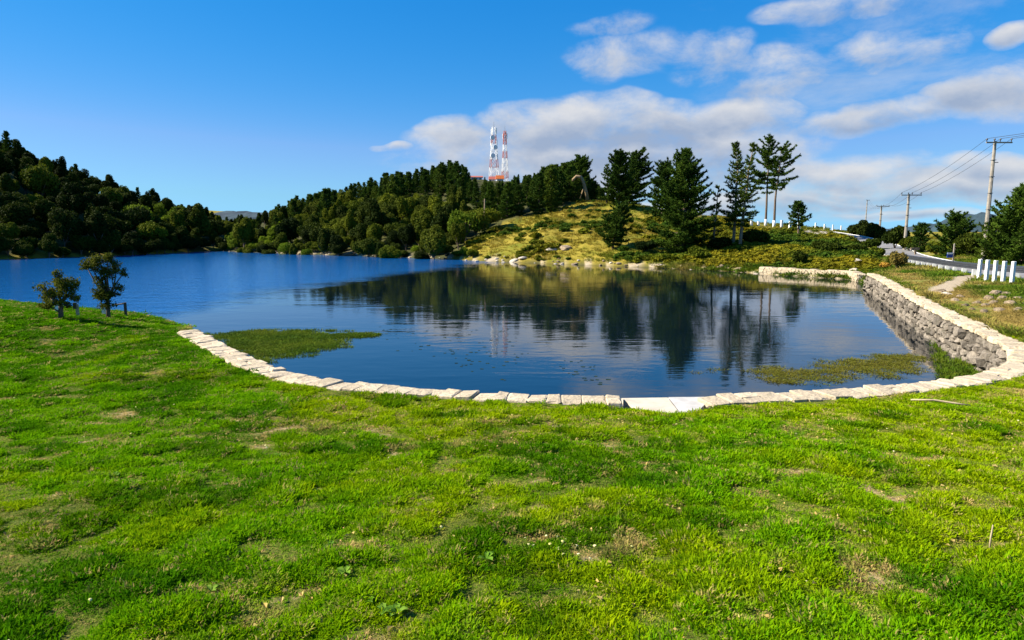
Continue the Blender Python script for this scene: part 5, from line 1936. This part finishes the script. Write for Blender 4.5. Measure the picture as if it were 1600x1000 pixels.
bush('roadside_bush', 1462, 398, 72, 26, 20, 'yellowish bush in the gap of the roadside row', 'wood_leaf', 911, .16)
bush('reddish_bush', 1402, 421, 41.5, 30, 30, 'brownish loose bush at the far end of the rubble wall', 'brown_leaf', 912, .07, 2600, group='bushes at the head of the wall')
bush('reddish_bush', 1382, 422, 41.5, 18, 12, 'low orange shrub at the far end of the rubble wall', 'orange_leaf', 913, .06, 1800, group='bushes at the head of the wall')
bush('green_bush', 1396, 418, 43, 20, 24, 'olive bush behind the brownish one at the wall end', 'wood_leaf', 914, .08, 2200, group='bushes at the head of the wall')
bush('green_bush', 1367, 404, 56, 30, 18, 'green bush beside the pale rock outcrop', 'wood_leaf', 915, .12, 2600, group='bushes at the head of the wall')
bush('green_bush', 1290, 396, 62, 44, 20, 'dark green bush on the yellow shrub slope below the climbing road', 'wood_leaf_dark', 916, .13, 3400, group='slope bushes')
bush('green_bush', 1248, 414, 55, 22, 22, 'dark green bush standing at the shore behind the low cream wall', 'wood_leaf_dark', 917, .12, 2600, group='slope bushes')
bush('green_bush', 1330, 398, 60, 40, 18, 'dark bush below the road bend', 'wood_leaf_dark', 918, .13, 2800, group='slope bushes')
bush('dark_bush', 1178, 384, 71, 50, 28, 'dark round bush right of the paired pale trunks', 'wood_leaf_dark', 919, .13, 4200, group='slope bushes')
bush('green_bush', 1092, 408, 64, 40, 22, 'green bush at the foot of the largest pine', 'wood_leaf', 920, .13, 3000, group='slope bushes')
bush('green_bush', 1008, 394, 69, 40, 18, 'low dark bush left of the largest pine', 'wood_leaf_dark', 921, .12, 2800, group='slope bushes')
bush('green_bush', 1125, 392, 70, 34, 24, 'dark bush between the largest pine and the paired trunks', 'wood_leaf_dark', 922, .12, 2800, group='slope bushes')

# ------------------------------------------------------------------ rocks
rr = random.Random(4)


def rock(px, py, z0, w, label, group, pale=False, flat=.6, s=None, name='rock'):
    p = bank_pt(px, py, z0) if s is None else foot(px, py, s)
    me = rr.choice(PALE if pale else ROCKS)
    o = link(name, me, None, (p[0], p[1], p[2] - w * flat * .04), (rr.uniform(-.2, .2), rr.uniform(-.2, .2), rr.uniform(0, 6)), (w * .5 * rr.uniform(.9, 1.3), w * .5, w * .5 * flat))
    tag(o, label, 'rock', group)


for (px, py, w) in ((1502, 465, .5), (1493, 470, .4), (1534, 458, .6), (1545, 468, .5), (1556, 462, .7), (1566, 470, .6), (1525, 474, .4), (1580, 478, .6), (1590, 470, .5), (1562, 486, .5), (1548, 452, .5), (1530, 448, .45), (1595, 488, .6), (1576, 455, .45), (1508, 478, .35), (1518, 484, .3), (1552, 475, .45), (1571, 462, .5), (1586, 486, .4), (1538, 488, .35), (1597, 479, .45), (1470, 459, .4), (1512, 459, .35), (1540, 478, .4)):
    rock(px, py, 1.1, w * .72, 'brown rock half buried in the grassy bank below the big white posts', 'rocks in the right bank', flat=.95)
rock(886, 388, 0, 1.7, 'grey rock outcrop in the yellow grass above the far shore', 'outcrops', s=77, flat=.55)
rock(862, 390, 0, 1.6, 'smaller pale outcrop left of the grey rock outcrop', 'outcrops', pale=True, s=76, flat=.5)
rock(818, 403, 0, 1.5, 'long pale slab of rock at the far shore', 'outcrops', pale=True, s=75.5, flat=.3)
rock(803, 407, 0, 1.2, 'pale broken rock at the water, left of the long slab', 'outcrops', pale=True, s=74.5, flat=.4)
rock(1336, 416, 0, 1.6, 'pale cream rock outcrop at the right end of the low cream wall', 'outcrops', pale=True, s=50, flat=.9)
rock(1345, 412, 0, 1.1, 'small pale rock leaning on the cream outcrop', 'outcrops', pale=True, s=51, flat=.6)
rock(1332, 425, 0, 1.0, 'pale block below the cream rock outcrop', 'outcrops', pale=True, s=48.5, flat=.8)
rock(1341, 446, 0, .95, 'flat pale rock lying in the water at the wall end', 'rocks in the water', pale=True, flat=.35)
rock(1325, 448, 0, .4, 'small pale rock lying in the water at the wall end', 'rocks in the water', pale=True, flat=.5)
rock(1478, 462, 1.05, .55, 'pale rock at the lower end of the foot path', 'rocks at the path', pale=True)
rock(1466, 456, 1.05, .5, 'rounded rock at the lower left of the foot path', 'rocks at the path')
# stones along the far waterline
sl = np.array([on_z(x, y, 0)[:2] for x, y in shore_px[4:14]])
slr = smooth_line(list(sl), 0.5)
cnt = 0
for q in slr:
    if cnt >= 190: break
    for _ in range(2):
        if rr.uniform(0, 1) > (.55 if q[0] > 3 else .22): continue
        a = rr.uniform(0, 6.28)
        x, y = q[0] + rr.gauss(0, .5), q[1] + abs(rr.gauss(.3, .5))
        w = rr.uniform(.2, .6) * (1.2 if rr.random() < .15 else .8)
        o = link('shore_rock', rr.choice(PALE + ROCKS), None, (x, y, max(hz(x, y), -.05) + .02), (0, 0, a), (w * .6, w * .5, w * .34))
        tag(o, 'pale stone lying along the far waterline', 'rock', 'stones along the far waterline')
        cnt += 1

# dry stick and a thin stake in the lawn
p = bank_pt(1465, 633, .9)
mb = MB(); mb.tube([(-.32, .12, .05), (-.05, .03, .07), (.2, -.08, .05), (.36, -.16, .04)], [.012, .016, .016, .01], 5)
tag(mb.build('stick', M['twig'], None, True, tuple(p)), 'dry pale stick lying on the lawn near the right coping', 'stick')
p = bank_pt(1546, 858, 1.3)
mb = MB(); mb.tube([(0, 0, -.05), (.0, 0, .08), (.006, 0, .17)], [.006, .006, .004], 5)
tag(mb.build('stake', M['twig'], None, True, tuple(p)), 'thin pale stake standing in the lawn at lower right', 'stake')
